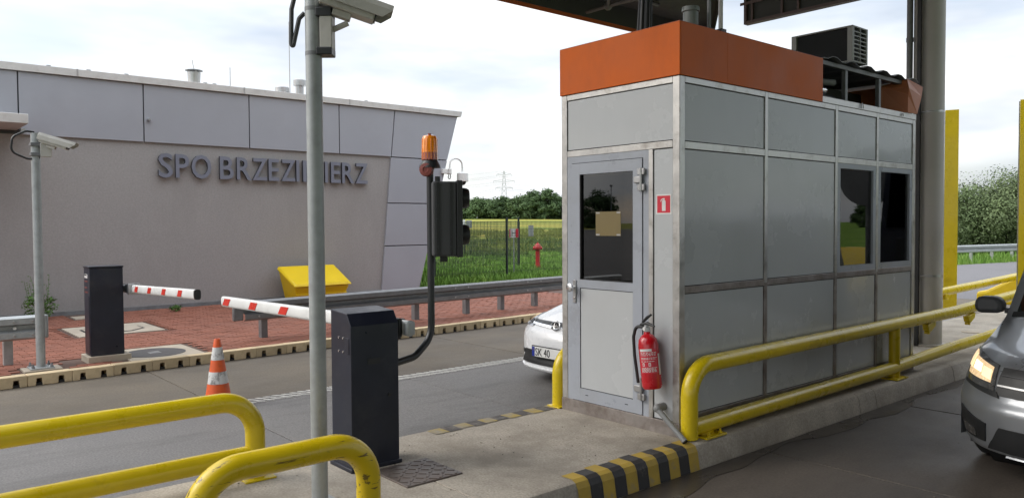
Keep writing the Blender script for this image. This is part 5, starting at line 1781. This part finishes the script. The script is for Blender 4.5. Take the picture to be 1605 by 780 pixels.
for (qd, nm, mt, of) in (
    ([(-.66, 5.45), (.66, 5.45), (.63, 7.75), (-.63, 7.75)], 'grille', BLACK, .008),
    ([(-.72, 1.35), (.72, 1.35), (.60, 3.0), (-.60, 3.0)], 'lower_intake', BLACK, .008),
    ([(-.64, 6.22), (.64, 6.22), (.64, 6.34), (-.64, 6.34)], 'grille_bar', STEEL, .016),
    ([(-.62, 7.0), (.62, 7.0), (.62, 7.08), (-.62, 7.08)], 'grille_bar', DARKGREY, .016),
    ([(-.60, .55), (.60, .55), (.60, .9), (-.60, .9)], 'bumper_lip', CAR_GREY, .012),
    ([(-.90, 12.05), (.90, 12.05), (.90, 14.5), (-.90, 14.5)], 'windscreen', GLASS_CAR, .010),
    ([(-.93, 11.75), (.93, 11.75), (.93, 12.03), (-.93, 12.03)], 'scuttle', BLACK, .012),
):
    sv.patch(qd, of).build(nm, mt, van, local=True)
for s in (-1, 1):
    hl = sv.patch([(s * .665, 5.75), (s * .93, 6.0), (s * .985, 8.9), (s * .67, 7.9)], .010, 12, 10).build('headlight', LENS_GREY, van, local=True)
    sv.patch([(s * .80, 6.85), (s * .885, 6.95), (s * .89, 7.75), (s * .81, 7.6)], .016).build('headlamp_bulb', LAMP_WARM, hl, local=True)
    sv.patch([(s * .70, 6.35), (s * .935, 6.5), (s * .965, 8.35), (s * .70, 7.6)], .0125).build('lit_reflector', LAMP_GLOW, hl, local=True)
    sv.patch([(s * .915, 6.9), (s * .955, 7.0), (s * .965, 8.6), (s * .92, 8.3)], .015).build('indicator', LAMP_DRL, hl, local=True)
    sv.patch([(s * .70, 6.5), (s * .785, 6.65), (s * .79, 7.5), (s * .71, 7.35)], .015).build('reflector', LAMP_DRL, hl, local=True)
    sv.patch([(s * .62, 5.25), (s * .95, 5.75), (s * .95, 6.05), (s * .64, 5.72)], .011).build('headlight_trim', BLACK, van, local=True)
    fg = sv.patch([(s * .73, 1.75), (s * .95, 1.75), (s * .955, 3.55), (s * .70, 3.05)], .008).build('fog_recess', BLACK, van, local=True)
    sv.patch([(s * .80, 2.0), (s * .92, 2.0), (s * .925, 2.6), (s * .80, 2.5)], .014).build('fog_lamp', LENS_GREY, fg, local=True)
    # door mirror
    mb = MB().prism([(s * .88, 1.00), (s * 1.05, .99), (s * 1.075, 1.05), (s * 1.05, 1.12), (s * .91, 1.125), (s * .865, 1.07)], 'y', 1.17, 1.30)
    mb.build('mirror_housing', DARKGREY, van, local=True, bevel=.035)
    MB().box(s * .76, 1.22, 1.00, s * .87, 1.28, 1.04).build('mirror_stalk', BLACK, van, local=True)
    tube('wiper', BLACK, van, [sv.at(s * .55, 12.15, .03), sv.at(s * .02 + .25, 12.55, .03)], .008, 6, local=True)
MB().lathe([(.06, 0), (.06, .008), (.052, .010), (.001, .010)], sv.at(0, 6.55, .02), 22, (0, -1, .2)).build('badge', CHROME, van, local=True)
box('number_plate', PLATE_W, van, -.26, -.025, .47, .26, -.012, .58, local=True)
box('dashboard', BLACK, van, -.65, 1.25, .95, .65, 1.6, 1.10, local=True, bevel=.03)
for s in (-.38, .38):
    MB().box(s - .24, 2.25, .8, s + .24, 2.4, 1.45).build('seat', BLACK, van, local=True, bevel=.05)

# ---- white car in the left lane, half hidden by the booth
wc = thing('white_car', 'white saloon car half hidden by the booth, coming along the left lane', 'car', (-6.50, 6.10, ZL), 1e-9)
cprof = [(.22, .17, .74, .42, 0), (.03, .18, .83, .48, 0), (.0, .24, .85, .50, 0), (.02, .33, .86, .50, 0), (.02, .44, .87, .50, 0), (.03, .53, .875, .48, 0), (.06, .60, .87, .46, 0),
         (.11, .66, .86, .48, 0), (.19, .715, .84, .48, .0), (.34, .775, .80, .40, .03), (.70, .87, .78, .24, .05), (1.10, .94, .77, .12, .05), (1.22, .965, .76, .10, .03),
         (1.65, 1.22, .68, .10, .03), (2.05, 1.41, .60, .08, .03), (2.6, 1.47, .57, .02, .04), (3.2, 1.42, .57, -.02, .03), (3.75, 1.12, .66, -.05, .02), (4.3, 1.06, .72, -.05, .02),
         (4.55, .98, .76, -.10, 0), (4.62, .6, .80, -.14, 0), (4.58, .25, .78, -.16, 0)]
sw = Skin(cprof, 28)
car(wc, sw, CAR_WHITE, None, 12, 17, 4.6, (.93, 3.63), .315, .19, .875, .95)
for (qd, nm, mt, of) in (
    ([(-.70, 1.9), (.70, 1.9), (.58, 3.55), (-.58, 3.55)], 'lower_intake', BLACK, .008),
    ([(-.80, 1.05), (.80, 1.05), (.80, 1.45), (-.80, 1.45)], 'bumper_lip', CAR_WHITE, .028),
    ([(-.66, 7.35), (.66, 7.35), (.66, 8.1), (-.66, 8.1)], 'upper_grille', BLACK, .008),
    ([(-.64, 12.1), (.64, 12.1), (.72, 14.6), (-.72, 14.6)], 'windscreen', GLASS_CAR, .010),
):
    sw.patch(qd, of).build(nm, mt, wc, local=True)
for s in (-1, 1):
    for q, nm, mt, of in (
        ([(0, 6.75), (s * .52, 7.15), (s * .56, 7.5), (0, 7.2)], 'chrome_bar', CHROME, .022),
        ([(s * .50, 6.95), (s * .93, 7.1), (s * .985, 9.0), (s * .60, 8.15)], 'headlight', LENS_GREY, .012),
        ([(s * .88, 7.2), (s * .95, 7.3), (s * .975, 8.5), (s * .90, 8.2)], 'running_light', LAMP_DRL, .018),
        ([(s * .58, 7.25), (s * .72, 7.35), (s * .74, 8.0), (s * .62, 7.85)], 'lamp_reflector', BLACK, .017),
        ([(s * .52, 6.70), (s * .94, 6.85), (s * .93, 7.05), (s * .50, 6.9)], 'headlight_trim', CHROME, .016),
        ([(s * .86, 2.4), (s * .955, 2.4), (s * .955, 4.1), (s * .90, 3.9)], 'fog_trim', BLACK, .012),
        ([(s * .62, 3.0), (s * .78, 3.0), (s * .80, 3.45), (s * .60, 3.45)], 'lower_trim', BLACK, .010),
    ):
        sw.patch(q, of).build(nm, mt, wc, local=True)
    MB().sphere((s * .97, 1.45, 1.0), .09, 14, 9, (1.1, .6, .8)).build('mirror_housing', CAR_WHITE, wc, local=True)
# emblem: three interlocking ovals in a ring
em = MB()
ec = sw.at(0, 7.15, .045)
en = Vector((0, -1, .35)).normalized()
eu = Vector((1, 0, 0))
ev = en.cross(eu) * -1


def oval(cx, cy, a, b, r):
    return MB_oval([ec + eu * (cx + a * cos(t * pi / 14)) + ev * (cy + b * sin(t * pi / 14)) for t in range(29)], r)


def MB_oval(p, r):
    em.tube(p, r, 6, cap=False)


oval(0, 0, .072, .048, .006)
oval(0, .017, .044, .014, .0045)
oval(0, -.004, .018, .040, .0045)
em.build('emblem', CHROME, wc, local=True)
MB().lathe([(.06, 0), (.06, .003), (.001, .003)], ec - en * .012, 20, en).build('emblem_backing', BLACK, wc, local=True)
npl = box('number_plate', PLATE_W, wc, -.26, -.040, .335, .26, -.026, .45, local=True, bevel=.004)
box('plate_band', FLAG_BLUE, npl, -.258, -.0425, .338, -.215, -.0405, .447, local=True)
tm = text_mesh("SK 40", .128, .0006, xscale=.82)
tm.move(Matrix.Translation((-.205, -.0425, .349)))
tm.build('plate_lettering', BLACK, npl, local=True, smooth=0)
for k in range(8):
    a = 2 * pi * k / 8
    box('plate_star', STRIPE_Y, npl, -.237 + .010 * cos(a) - .0016, -.0432, .415 + .010 * sin(a) - .0016, -.237 + .010 * cos(a) + .0016, -.0426, .415 + .010 * sin(a) + .0016, local=True)
box('plate_frame', BLACK, wc, -.272, -.034, .325, .272, -.020, .46, local=True)


# ================================================================== FENCE, GRASS, FIELD
def mesh_fence(label, p0, p1, n, ztop, zbot, wr=.0045, pitch=.055, skip=()):
    p0, p1 = Vector((*p0, 0)), Vector((*p1, 0))
    t = (p1 - p0).normalized()
    s = Vector((-t.y, t.x, 0))
    ln = (p1 - p0).length
    r = thing('mesh_fence', label, 'fence', (p0.x, p0.y, zbot), group='dark green mesh fences')
    Z = Vector((0, 0, 1))
    for i in range(n + 1):
        c = p0 + t * ln * i / n
        MB().obox(c + Z * ((ztop + zbot) / 2 + .03), t * .03, s * .03, Z * ((ztop - zbot) / 2 + .06)).build('fence_post', FENCE_M, r, smooth=0)
        MB().obox(c + Z * (ztop + .098), t * .033, s * .033, Z * .008).build('post_cap', BLACK, r, smooth=0)
    for i in range(n):
        if i in skip:
            continue
        a, b = p0 + t * ln * i / n + t * .035, p0 + t * ln * (i + 1) / n - t * .035
        L_ = (b - a).length
        mb = MB()
        k = int(L_ / pitch)
        for q in range(k + 1):
            c = a + t * L_ * q / k
            mb.obox(c + Z * ((ztop + zbot) / 2), t * wr, s * wr, Z * ((ztop - zbot) / 2 - .02))
        for q in range(9):
            z = zbot + .05 + (ztop - zbot - .1) * q / 8
            mb.obox((a + b) / 2 + Z * z + s * .007, t * (L_ / 2), s * .0035, Z * .0035)
        tag(mb.build('wire_mesh', FENCE_M, r, smooth=0, fix=False), kind='stuff')
    return r


ZG = -.06
mesh_fence('dark mesh fence running from the building corner towards the booth', (-18.9, 13.10), (-18.6, 26.8), 5, 1.80, ZG)
mesh_fence('dark mesh fence further back with small signs, beyond the hydrant', (-22.26, 19.3), (-40.5, 27.9), 2, 1.84, ZG, .003, .11)
hs = thing('hydrant_sign', 'small white and red hydrant sign on a thin pole between the fence posts', 'sign', (-19.75, 16.9, ZG))
tube('pole', GALV, hs, [(-19.77, 16.93, ZG), (-19.77, 16.93, 1.30)], .022, 8)
Rs = Matrix.Translation((-19.72, 16.90, 1.39)) @ Matrix.Rotation(radians(49.6), 4, 'Z')
MB().box(-.155, -.006, -.15, .155, .006, .15).move(Rs).build('plate', PLATE_W, hs, smooth=0)
MB().box(-.150, -.009, -.14, -.115, -.0065, .14).move(Rs).build('red_edge', SIGN_RED, hs, smooth=0)
MB().box(.045, -.009, -.145, .150, -.0065, .145).move(Rs).build('red_panel', SIGN_RED, hs, smooth=0)
tm = text_mesh("H", .26, .0008)
tm.move(Rs @ Matrix.Translation((-.105, -.008, -.09)))
tm.build('lettering', BLACK, hs, smooth=0)
fs = thing('fence_sign', 'small white sign with a grey panel beside it on the far fence post', 'sign', (-30.9, 23.3, 1.4))
Rs = Matrix.Translation((-31.2, 23.40, 1.70)) @ Matrix.Rotation(radians(49.6), 4, 'Z')
MB().box(-.28, -.006, -.22, .10, .006, .22).move(Rs).build('white_plate', PLATE_W, fs, smooth=0)
MB().box(.14, -.006, -.20, .42, .006, .18).move(Rs).build('grey_plate', GALV, fs, smooth=0)
fs2 = thing('fence_sign', 'small grey sign plate on the back fence right of the hydrant sign', 'sign', (-19.4, 17.3, 1.3))
Rs = Matrix.Translation((-22.02, 19.66, 1.44)) @ Matrix.Rotation(radians(49.6), 4, 'Z')
MB().box(-.06, -.006, -.22, .14, .006, .2).move(Rs).build('plate', GALV, fs2, smooth=0)

hy = thing('fire_hydrant', 'red pillar fire hydrant in the grass behind the mesh fence', 'fire hydrant', (-21.15, 19.26, ZG))
hx, hy_ = -21.15, 19.26
MB().lathe([(.095, 0), (.095, .03), (.085, .05), (.085, .78), (.10, .80), (.001, .80)], (hx, hy_, ZG), 18).build('barrel', HYDRANT, hy)
MB().lathe([(.10, 0), (.13, .02), (.13, .10), (.11, .13), (.09, .19), (.05, .23), (.03, .24), (.03, .28), (.001, .28)], (hx, hy_, ZG + .80), 18).build('bonnet', HYDRANT, hy)
for a in (radians(49.6), radians(229.6), radians(-40)):
    d = Vector((cos(a), sin(a), 0))
    MB().lathe([(.05, 0), (.05, .06), (.062, .065), (.062, .10), (.03, .115), (.001, .115)], Vector((hx, hy_, ZG + .86)) + d * .06, 14, d).build('outlet', HYDRANT, hy)


def blades(name, label, area, count, h, mat, inside=None, seed=1, zf=None):
    r = random.Random(seed)
    V, F = [], []
    for _ in range(count):
        x, y = r.uniform(area[0], area[2]), r.uniform(area[1], area[3])
        if inside and not inside(x, y):
            continue
        z = zf(x, y) if zf else ZG
        hh = h * r.uniform(.4, 1.25)
        a = r.uniform(0, 2 * pi)
        w_ = .005 + .007 * r.random() + .0004 * sqrt(x * x + y * y)
        dx, dy = cos(a) * w_, sin(a) * w_
        lx, ly = r.gauss(0, .25) * hh, r.gauss(0, .25) * hh
        n = len(V)
        V += [(x - dx, y - dy, z), (x + dx, y + dy, z), (x + dx * .7 + lx * .4, y + dy * .7 + ly * .4, z + hh * .6), (x - dx * .7 + lx * .4, y - dy * .7 + ly * .4, z + hh * .6), (x + lx, y + ly, z + hh)]
        F += [(n, n + 1, n + 2, n + 3), (n + 3, n + 2, n + 4)]
    me = bpy.data.meshes.new(name)
    me.from_pydata(V, [], F)
    me.materials.append(mat)
    o = bpy.data.objects.new(name, me)
    COL.objects.link(o)
    return tag(o, label, None, None, 'stuff')


tag(blades('tall_grass', 'fresh green tall grass around the fence and the hydrant', (-34, 12.0, -17.9, 32), 95000, .24, GRASS, lambda x, y: x + y * .55 > -24 or RND.random() < .5, 1), cat='grass')
CROP = M('ripening_crop', (0.16, 0.19, 0.042), 0.8, 0.0, 0.3, 0.12, 0.1, 20, dirt=(0.15, 0.2, 0.035), dirt_amt=0.9, dirt_scale=0.09, dstretch=(.5, 1.6, 1))
crop_noise = random.Random(4)
CL = [(crop_noise.uniform(-75, -32), crop_noise.uniform(22, 75), crop_noise.uniform(.6, 2.2)) for _ in range(110)]


def in_crop(x, y):
    return -x * .62 < y < -x * 1.08 and any(((x - a) * .77 + (y - b) * .64) ** 2 / (c * 1.0) ** 2 + ((x - a) * .64 - (y - b) * .77) ** 2 / (c * 3) ** 2 < 1 for a, b, c in CL)


tag(blades('crop_field', 'yellow green ripening crop beyond the back fence', (-78, 24, -30, 80), 60000, .42, CROP, in_crop, 2, zground), cat='crop')
WEED = M('dark_meadow_weeds', (0.075, 0.125, 0.03), 0.8, 0.0, 0.35, 0.8, 0.1, 20, dirt=(0.14, 0.17, 0.05), dirt_amt=0.7, dirt_scale=0.7)
wr_ = random.Random(12)
WL = [(wr_.uniform(-46, -23), wr_.uniform(17, 45), wr_.uniform(.4, 1.5)) for _ in range(120)]
tag(blades('meadow_weeds', 'darker clumps of meadow weeds between the fences and the crop', (-47, 16, -23, 46), 60000, .40, WEED,
           lambda x, y: any((x - a) ** 2 + (y - b) ** 2 < c * c for a, b, c in WL), 5, zground), cat='weeds')
# grit and crumbs lying on the slabs
gm_ = MB()
rgr = random.Random(8)
for _ in range(420):
    k = rgr.random()
    if k < .45:
        x, y, z = rgr.uniform(-3.1, .3), rgr.uniform(2.3, 9), .0045
    elif k < .8:
        x, y, z = rgr.uniform(-4.7, -3.4), rgr.uniform(1.6, 4.4), ZI + .002
    else:
        x, y, z = rgr.uniform(-10.4, -4.9), rgr.uniform(1.5, 8), ZL + .002
    a, q = rgr.uniform(0, 6.28), rgr.choice((.002, .003, .004, .007))
    gm_.add([(x + q * cos(a + t) * rgr.uniform(.6, 1.4), y + q * sin(a + t) * rgr.uniform(.6, 1.4), z) for t in (0, 1.6, 3.1, 4.7)] + [(x, y, z + q * .6)], [(0, 1, 4), (1, 2, 4), (2, 3, 4), (3, 0, 4)])
tag(gm_.build('grit', M('mixed_grit', (0.17, 0.15, 0.12), 0.9, 0.0, 0.7, 2.0), None, smooth=0, fix=False), 'fine grit and crumbs scattered over the lanes and the island', 'grit', kind='stuff')
tag(blades('verge_grass', 'green grass along the far guard rail beside the road', (-18, 23, -5, 62), 30000, .35, GRASS, lambda x, y: x < -14.5 + (y - 24) * .216 + .9 and x > -17 + (y - 24) * .216, 3), cat='grass')


# ================================================================== TREES AND SHRUBS
def leaf_mat(name, col, tint):
    return M(name, col, 0.75, 0.0, 0.35, 0.9, 0.0, 20, dirt=tint, dirt_amt=0.8, dirt_scale=0.45, rand=.12, dlo=.4, dhi=.7, spec=.2)


LEAF_DARK = leaf_mat('dark_leaves', (0.052, 0.092, 0.036), (0.085, 0.125, 0.048))
LEAF_MID = leaf_mat('mid_green_leaves', (0.068, 0.115, 0.042), (0.105, 0.15, 0.06))
LEAF_GREY = leaf_mat('grey_green_leaves', (0.105, 0.145, 0.06), (0.17, 0.21, 0.10))
BARK = M('grey_brown_bark', (0.10, 0.08, 0.06), 0.9, 0.0, 0.2, 5, 0.3, 20)
LEAF_FRESH = leaf_mat('fresh_shrub_leaves', (0.085, 0.16, 0.04), (0.13, 0.2, 0.06))


def crown_mesh(name, seed, w, h, z0, n, leaf, clumps, mat, flat=.8):
    """crown of many leaf faces gathered in clumps through its volume"""
    r = random.Random(seed)
    V, F = [], []
    cs = []
    for _ in range(clumps):
        while True:
            p = Vector((r.uniform(-1, 1), r.uniform(-1, 1), r.uniform(-1, 1)))
            if .25 < p.length < 1:
                break
        wz = 1 - .35 * max(0, p.z)
        cs.append((Vector((p.x * w * .5 * wz, p.y * w * .5 * wz, z0 + (h - z0) * (.5 + .44 * p.z))), w * r.uniform(.11, .21)))
    for _ in range(n):
        c, cr = r.choice(cs)
        d = Vector((r.gauss(0, 1), r.gauss(0, 1), r.gauss(0, 1))).normalized()
        p = c + Vector((d.x, d.y, d.z * flat)) * cr * r.uniform(.55, 1.08)
        a = Vector((r.gauss(0, 1), r.gauss(0, 1), r.gauss(0, .6))).normalized()
        nn = (d + Vector((r.gauss(0, .32), r.gauss(0, .32), r.gauss(0, .32) + .3))).normalized()
        a = (a - nn * a.dot(nn)).normalized()
        b = nn.cross(a)
        s = leaf * r.uniform(.6, 1.3)
        k = len(V)
        V += [p - a * s, p - b * s * .45, p + a * s, p + b * s * .45]
        F.append((k, k + 1, k + 2, k + 3))
    me = bpy.data.meshes.new(name)
    me.from_pydata(V, [], F)
    me.materials.append(mat)
    return me, cs


def trunk_mesh(seed, h, rad, cs, limbs):
    r = random.Random(seed)
    mb = MB()
    topz = h
    mb.tube([(0, 0, -.3), (r.uniform(-.1, .1), r.uniform(-.1, .1), topz * .4), (r.uniform(-.3, .3), r.uniform(-.3, .3), topz)], [rad * 1.2, rad * .85, rad * .25], 8)
    for c, cr in r.sample(cs, min(limbs, len(cs))):
        z = topz * r.uniform(.3, .7)
        mb.tube([(0, 0, z), (c.x * .5, c.y * .5, (z + c.z) / 2 + .1), tuple(c)], [rad * .5, rad * .3, rad * .1], 6)
    me = bpy.data.meshes.new('trunk')
    me.from_pydata([tuple(p) for p in mb.v], [], mb.f)
    me.materials.append(BARK)
    return me


def make_tree(name, cat, label, loc, kit, group, sc=1.0, rz=0.0, trunk='trunk'):
    t = thing(name, label, cat, loc, rz, group)
    t.scale = (sc, sc, sc)
    for nm, me in (('crown', kit[0]), (trunk, kit[1])):
        o = bpy.data.objects.new(nm, me)
        COL.objects.link(o)
        o.parent = t
    return t


def kit(seed, w, h, z0, n, leaf, clumps, mat, rad, limbs=7):
    me, cs = crown_mesh('crown', seed, w, h, z0, n, leaf, clumps, mat)
    return me, trunk_mesh(seed, h * .62, rad, cs, limbs)


far_kits = [kit(21, 14, 14.5, -2.0, 6000, .62, 70, LEAF_DARK, .35), kit(22, 16, 12.5, -2.0, 6000, .62, 76, LEAF_MID, .35),
            kit(23, 12.5, 16.0, -2.0, 6000, .60, 68, LEAF_DARK, .35), kit(24, 17, 11.0, -2.0, 6000, .62, 76, LEAF_MID, .3)]
axis = Vector((-sin(radians(49.8)), cos(radians(49.8)), 0))
side = Vector((axis.y, -axis.x, 0))
hid = 'broad tree of the wood behind the building, beyond the crop field'
hid2 = 'broad tree of the wood hidden behind the booth, beyond the crop field'
far_spots = [(-70, 385, 1, 1.0, hid), (-60, 385, 1, 1.0, hid), (-52, 400, 3, 1.05, hid), (-42, 392, 1, 1.0, hid), (-36, 404, 0, .85, hid),
             (-28, 396, 1, .92, 'rounded wood edge tree right beside the traffic light'), (-22, 400, 0, .86, 'dark wood edge tree just right of the traffic light, lower than its neighbours'),
             (-15.5, 396, 3, 1.05, 'low wide tree left of the power pylon on the wood edge'), (-9, 404, 1, .95, 'rounded mid green tree directly left of the power pylon'),
             (-3, 397, 0, .90, 'dark broad tree standing right under the power pylon'), (3.5, 394, 1, 1.0, 'bright rounded tree directly right of the power pylon'),
             (9, 402, 3, 1.2, 'low wide tree between the pylon and the two tallest trees'), (13.5, 398, 2, 1.02, 'left one of the two tallest trees on the wood edge'),
             (20, 396, 2, 1.08, 'right one of the two tallest trees on the wood edge, nearer the booth'), (26, 400, 0, .88, 'dark tree touching the booth edge at the end of the wood'),
             (32, 396, 0, 1.04, hid2), (38, 402, 2, .95, hid2), (44, 395, 1, 1.0, hid2), (53, 400, 3, 1.0, hid2), (62, 392, 1, 1.0, hid2)]
for s_, d_, k_, sc, lab in far_spots:
    p = axis * d_ + side * s_
    make_tree('field_tree', 'tree', lab, (p.x, p.y, zground(p.x, p.y) - .5), far_kits[k_], 'trees at the edge of the field', sc, RND.uniform(0, 6))

bush_kits = [kit(31, 5.2, 4.4, -.3, 34000, .062, 76, LEAF_GREY, .10), kit(32, 5.8, 3.6, -.3, 34000, .062, 84, LEAF_GREY, .10), kit(33, 4.6, 4.7, -.3, 32000, .062, 72, LEAF_GREY, .10)]
bushes = [(-16.6, 38.5, 0, .92, 'grey green willow bush peeping out left of the yellow post'), (-15.0, 43.0, 1, 1.05, 'wide grey green bush right of the yellow post'),
          (-13.6, 44.2, 0, .98, 'tall grey green bush in the middle of the far hedge'), (-11.9, 45.0, 2, .95, 'darker green bush at the right edge of the view'),
          (-10.2, 47.0, 1, 1.1, 'wide bush beyond the right edge of the far hedge'), (-19, 36, 2, 1.0, 'green bush behind the thick column'), (-13.2, 50.5, 2, 1.12, 'taller green bush standing behind the far hedge')]
for x, y, k_, sc, lab in bushes:
    make_tree('willow_bush', 'bush', lab, (x, y, -.1), bush_kits[k_], 'bushes behind the far guard rail', sc, RND.uniform(0, 6), 'stems')

wk = kit(41, .62, .58, .02, 520, .035, 26, LEAF_FRESH, .012, 6)
wd = make_tree('wall_weed', 'weed', 'leafy green weed at the wall foot behind the left guard rail stub', (-16.9, 2.68, ZP), wk, None, .95, 0, 'stems')
st_ = MB()
rw = random.Random(9)
for k in range(9):
    a = rw.uniform(0, 6.28)
    p = Vector((-16.9 + .2 * cos(a), 2.62 + .25 * sin(a), ZP + .35))
    q = p + Vector((rw.uniform(-.15, .15), rw.uniform(-.28, .28), rw.uniform(.3, .65)))
    st_.tube([p, (p + q) / 2, q], .006, 5)
    for j in range(7):
        c = p + (q - p) * (j / 6) + Vector((rw.uniform(-.05, .05), rw.uniform(-.06, .06), 0))
        st_.add([c + Vector((0, -.03, 0)), c + Vector((0, 0, .012)), c + Vector((0, .03, 0)), c + Vector((.01, 0, -.012))], [(0, 1, 2, 3)])
so = st_.build('tall_stalks', LEAF_FRESH, None, smooth=0, fix=False, loc=(-16.9, 2.62, ZP))
so.parent = wd
so.location = (0, 0, 0)
so.scale = (1 / .95, .6 / .95, .85 / .95)
wk2 = kit(42, .30, .12, .01, 160, .03, 12, LEAF_FRESH, .006, 3)
make_tree('wall_weed', 'weed', 'tiny tuft of weed in the paving joint under the far barrier arm', (-16.6, 5.05, ZP), wk2, None, 1.0, 0, 'stems')

for i in range(7):
    make_tree('field_tree', 'tree', 'small tree far out to the right of the lanes, mirrored in the booth window', (70 + i * 15, 235 - i * 4, -.1), far_kits[i % 4], 'trees to the right of the lanes', .5, i)
# large tree, hedge and lamp mast behind the viewer: the door glass mirrors them
big = kit(51, 9.5, 9.8, 1.6, 5200, .32, 46, LEAF_DARK, .3)
make_tree('roadside_tree', 'tree', 'single broad dark tree mirrored in the door glass', (-125.4, -124.3, -.1), big, None, .95, 0)
for i in range(9):
    make_tree('field_tree', 'tree', 'low wide tree on the far side of the fields behind the viewer', (-190 + i * 16, -190 - (i % 3) * 9, -.1), far_kits[3], 'trees behind the viewer', .42, i)
lm = thing('lamp_mast', 'thin lamp mast behind the viewer mirrored in the door glass', 'lamp post', (-80, -79, -.1))
tube('mast', GALV_DARK, lm, [(-80, -79, -.1), (-80, -79, 7.2)], [.09, .06], 8)
box('lamp_head', GALV_DARK, lm, -80.15, -79.15, 7.2, -79.85, -78.85, 7.45)

# round sign and second crash cushion on the next island, mirrored in the booth window
isl2 = struct('next_island', MB().box(.55, 12.6, -.2, 2.3, 18.5, .16), CONC)
rs = thing('round_road_sign', 'round road sign on a post on the next island, seen mirrored in the booth window', 'road sign', (.72, 15.9, .16))
tube('post', GALV_DARK, rs, [(.55, 16.0, .16), (.55, 16.0, 3.0)], .075, 12)
MB().lathe([(.60, 0), (.60, .02), (.001, .02)], (.55, 15.92, 2.62), 40, (0, -1, 0)).build('disc', GALV_DARK, rs)
n2 = thing('crash_cushion', 'yellow crash cushion on the next island, seen mirrored in the booth window', 'crash cushion', (1.6, 17.2, .16))
MB().prism([(16.4, .161), (18.3, .161), (18.3, 1.1), (17.8, 1.1), (16.5, .35)], 'x', .8, 2.1).build('body', YELLOW_BIN, n2, smooth=0, bevel=.05)

# dark lorry added outside the frame to darken the right booth window's reflection
lo = thing('lorry', 'unseen dark lorry added in the right lane to darken the right booth window', 'lorry', (-1.25, 15.2, 0))
LX, LY = -1.25, 15.0
MB().prism([(LY, .45), (LY - .05, .9), (LY, 1.5), (LY + .22, 2.75), (LY + .5, 3.1), (LY + 2.1, 3.25), (LY + 2.1, .45)], 'x', LX - 1.15, LX + 1.15).build('cab', NAVY, lo, smooth=0, bevel=.05)
box('trailer', DARKGREY, lo, LX - 1.2, LY + 2.4, .95, LX + 1.2, LY + 11, 3.7, bevel=.02)
box('chassis', BLACK, lo, LX - .5, LY + .4, .45, LX + .5, LY + 11, .9)
MB().obox((LX, LY + .085, 2.12), (1.0, 0, 0), (0, .094, .53), (0, -.012, .002)).build('windscreen', GLASS_CAR, lo, smooth=0)
box('bumper', BLACK, lo, LX - 1.15, LY - .12, .30, LX + 1.15, LY + .05, .70, bevel=.03)
box('grille', BLACK, lo, LX - .8, LY - .075, .85, LX + .8, LY - .02, 1.40, bevel=.01)
for s in (-1, 1):
    box('headlight', LENS_GREY, lo, LX + s * .8, LY - .14, .48, LX + s * 1.1, LY - .1201, .64)
    box('mirror', BLACK, lo, LX + s * 1.2, LY + .05, 1.9, LX + s * 1.4, LY + .15, 2.5, bevel=.03)
    for y in (LY + 1.0, LY + 8.0, LY + 9.3):
        MB().lathe([(.3, -.14), (.5, -.13), (.5, .13), (.3, .14), (.25, .08), (.001, .08)], (LX + s * .95, y, .5), 26, (s, 0, 0)).build('wheel', TYRE, lo)

# ------------------------------------------------------------------ power line
py = thing('power_pylon', 'distant lattice power pylon above the wood edge', 'pylon', (-537, 448.7, 6))
PB = Vector((-537, 448.7, 6.0))
wd_ = side
dp_ = axis
leg = MB()
H = 43


def half(z):
    return 3.6 * (1 - z / H) ** 1.1 + .55


zs = [0, 7, 13, 18, 23, 27, 31, 35, 39, 43]
corners = ((-1, -1), (1, -1), (1, 1), (-1, 1))


def cpt(i, z):
    return PB + wd_ * corners[i][0] * half(z) + dp_ * corners[i][1] * half(z) + Vector((0, 0, z))


for i in range(4):
    MB().tube([cpt(i, z) for z in zs], .20, 5).build('leg', GALV, py)
br = MB()
for a, b in zip(zs[:-1], zs[1:]):
    for i in range(4):
        br.tube([cpt(i, a), cpt((i + 1) % 4, b)], .10, 4)
        br.tube([cpt((i + 1) % 4, a), cpt(i, b)], .10, 4)
br.build('bracing', GALV, py)
ends = []
for z, ln in ((27.5, 7.5), (33.5, 9.5), (39.5, 6.5)):
    for s in (-1, 1):
        e = PB + wd_ * s * ln + Vector((0, 0, z + .6))
        am = MB()
        for q in (-1, 1):
            am.tube([PB + wd_ * s * half(z) + dp_ * q * half(z) + Vector((0, 0, z)), e], .15, 4)
        am.tube([PB + wd_ * s * half(z + 2) + Vector((0, 0, z + 2)), e], .13, 4)
        am.build('cross_arm', GALV, py)
        MB().tube([e, e - Vector((0, 0, 1.6))], .12, 5).build('insulator', GALV_DARK, py)
        ends.append(e - Vector((0, 0, 1.6)))
ends.append(PB + Vector((0, 0, H)))
for e in ends:
    for s in (-1, 1):
        f = e + wd_ * s * 330 + dp_ * (-40 * s)
        pts = []
        for k in range(15):
            t = k / 14
            p = e + (f - e) * t
            pts.append(p - Vector((0, 0, 4 * 9 * t * (1 - t))))
        tag(MB().tube(pts, .045, 4).build('power_line', GALV_DARK, None, loc=tuple(e)), 'thin power line wire running off from the distant pylon', 'power line', 'power line wires')

bpy.context.view_layer.update()
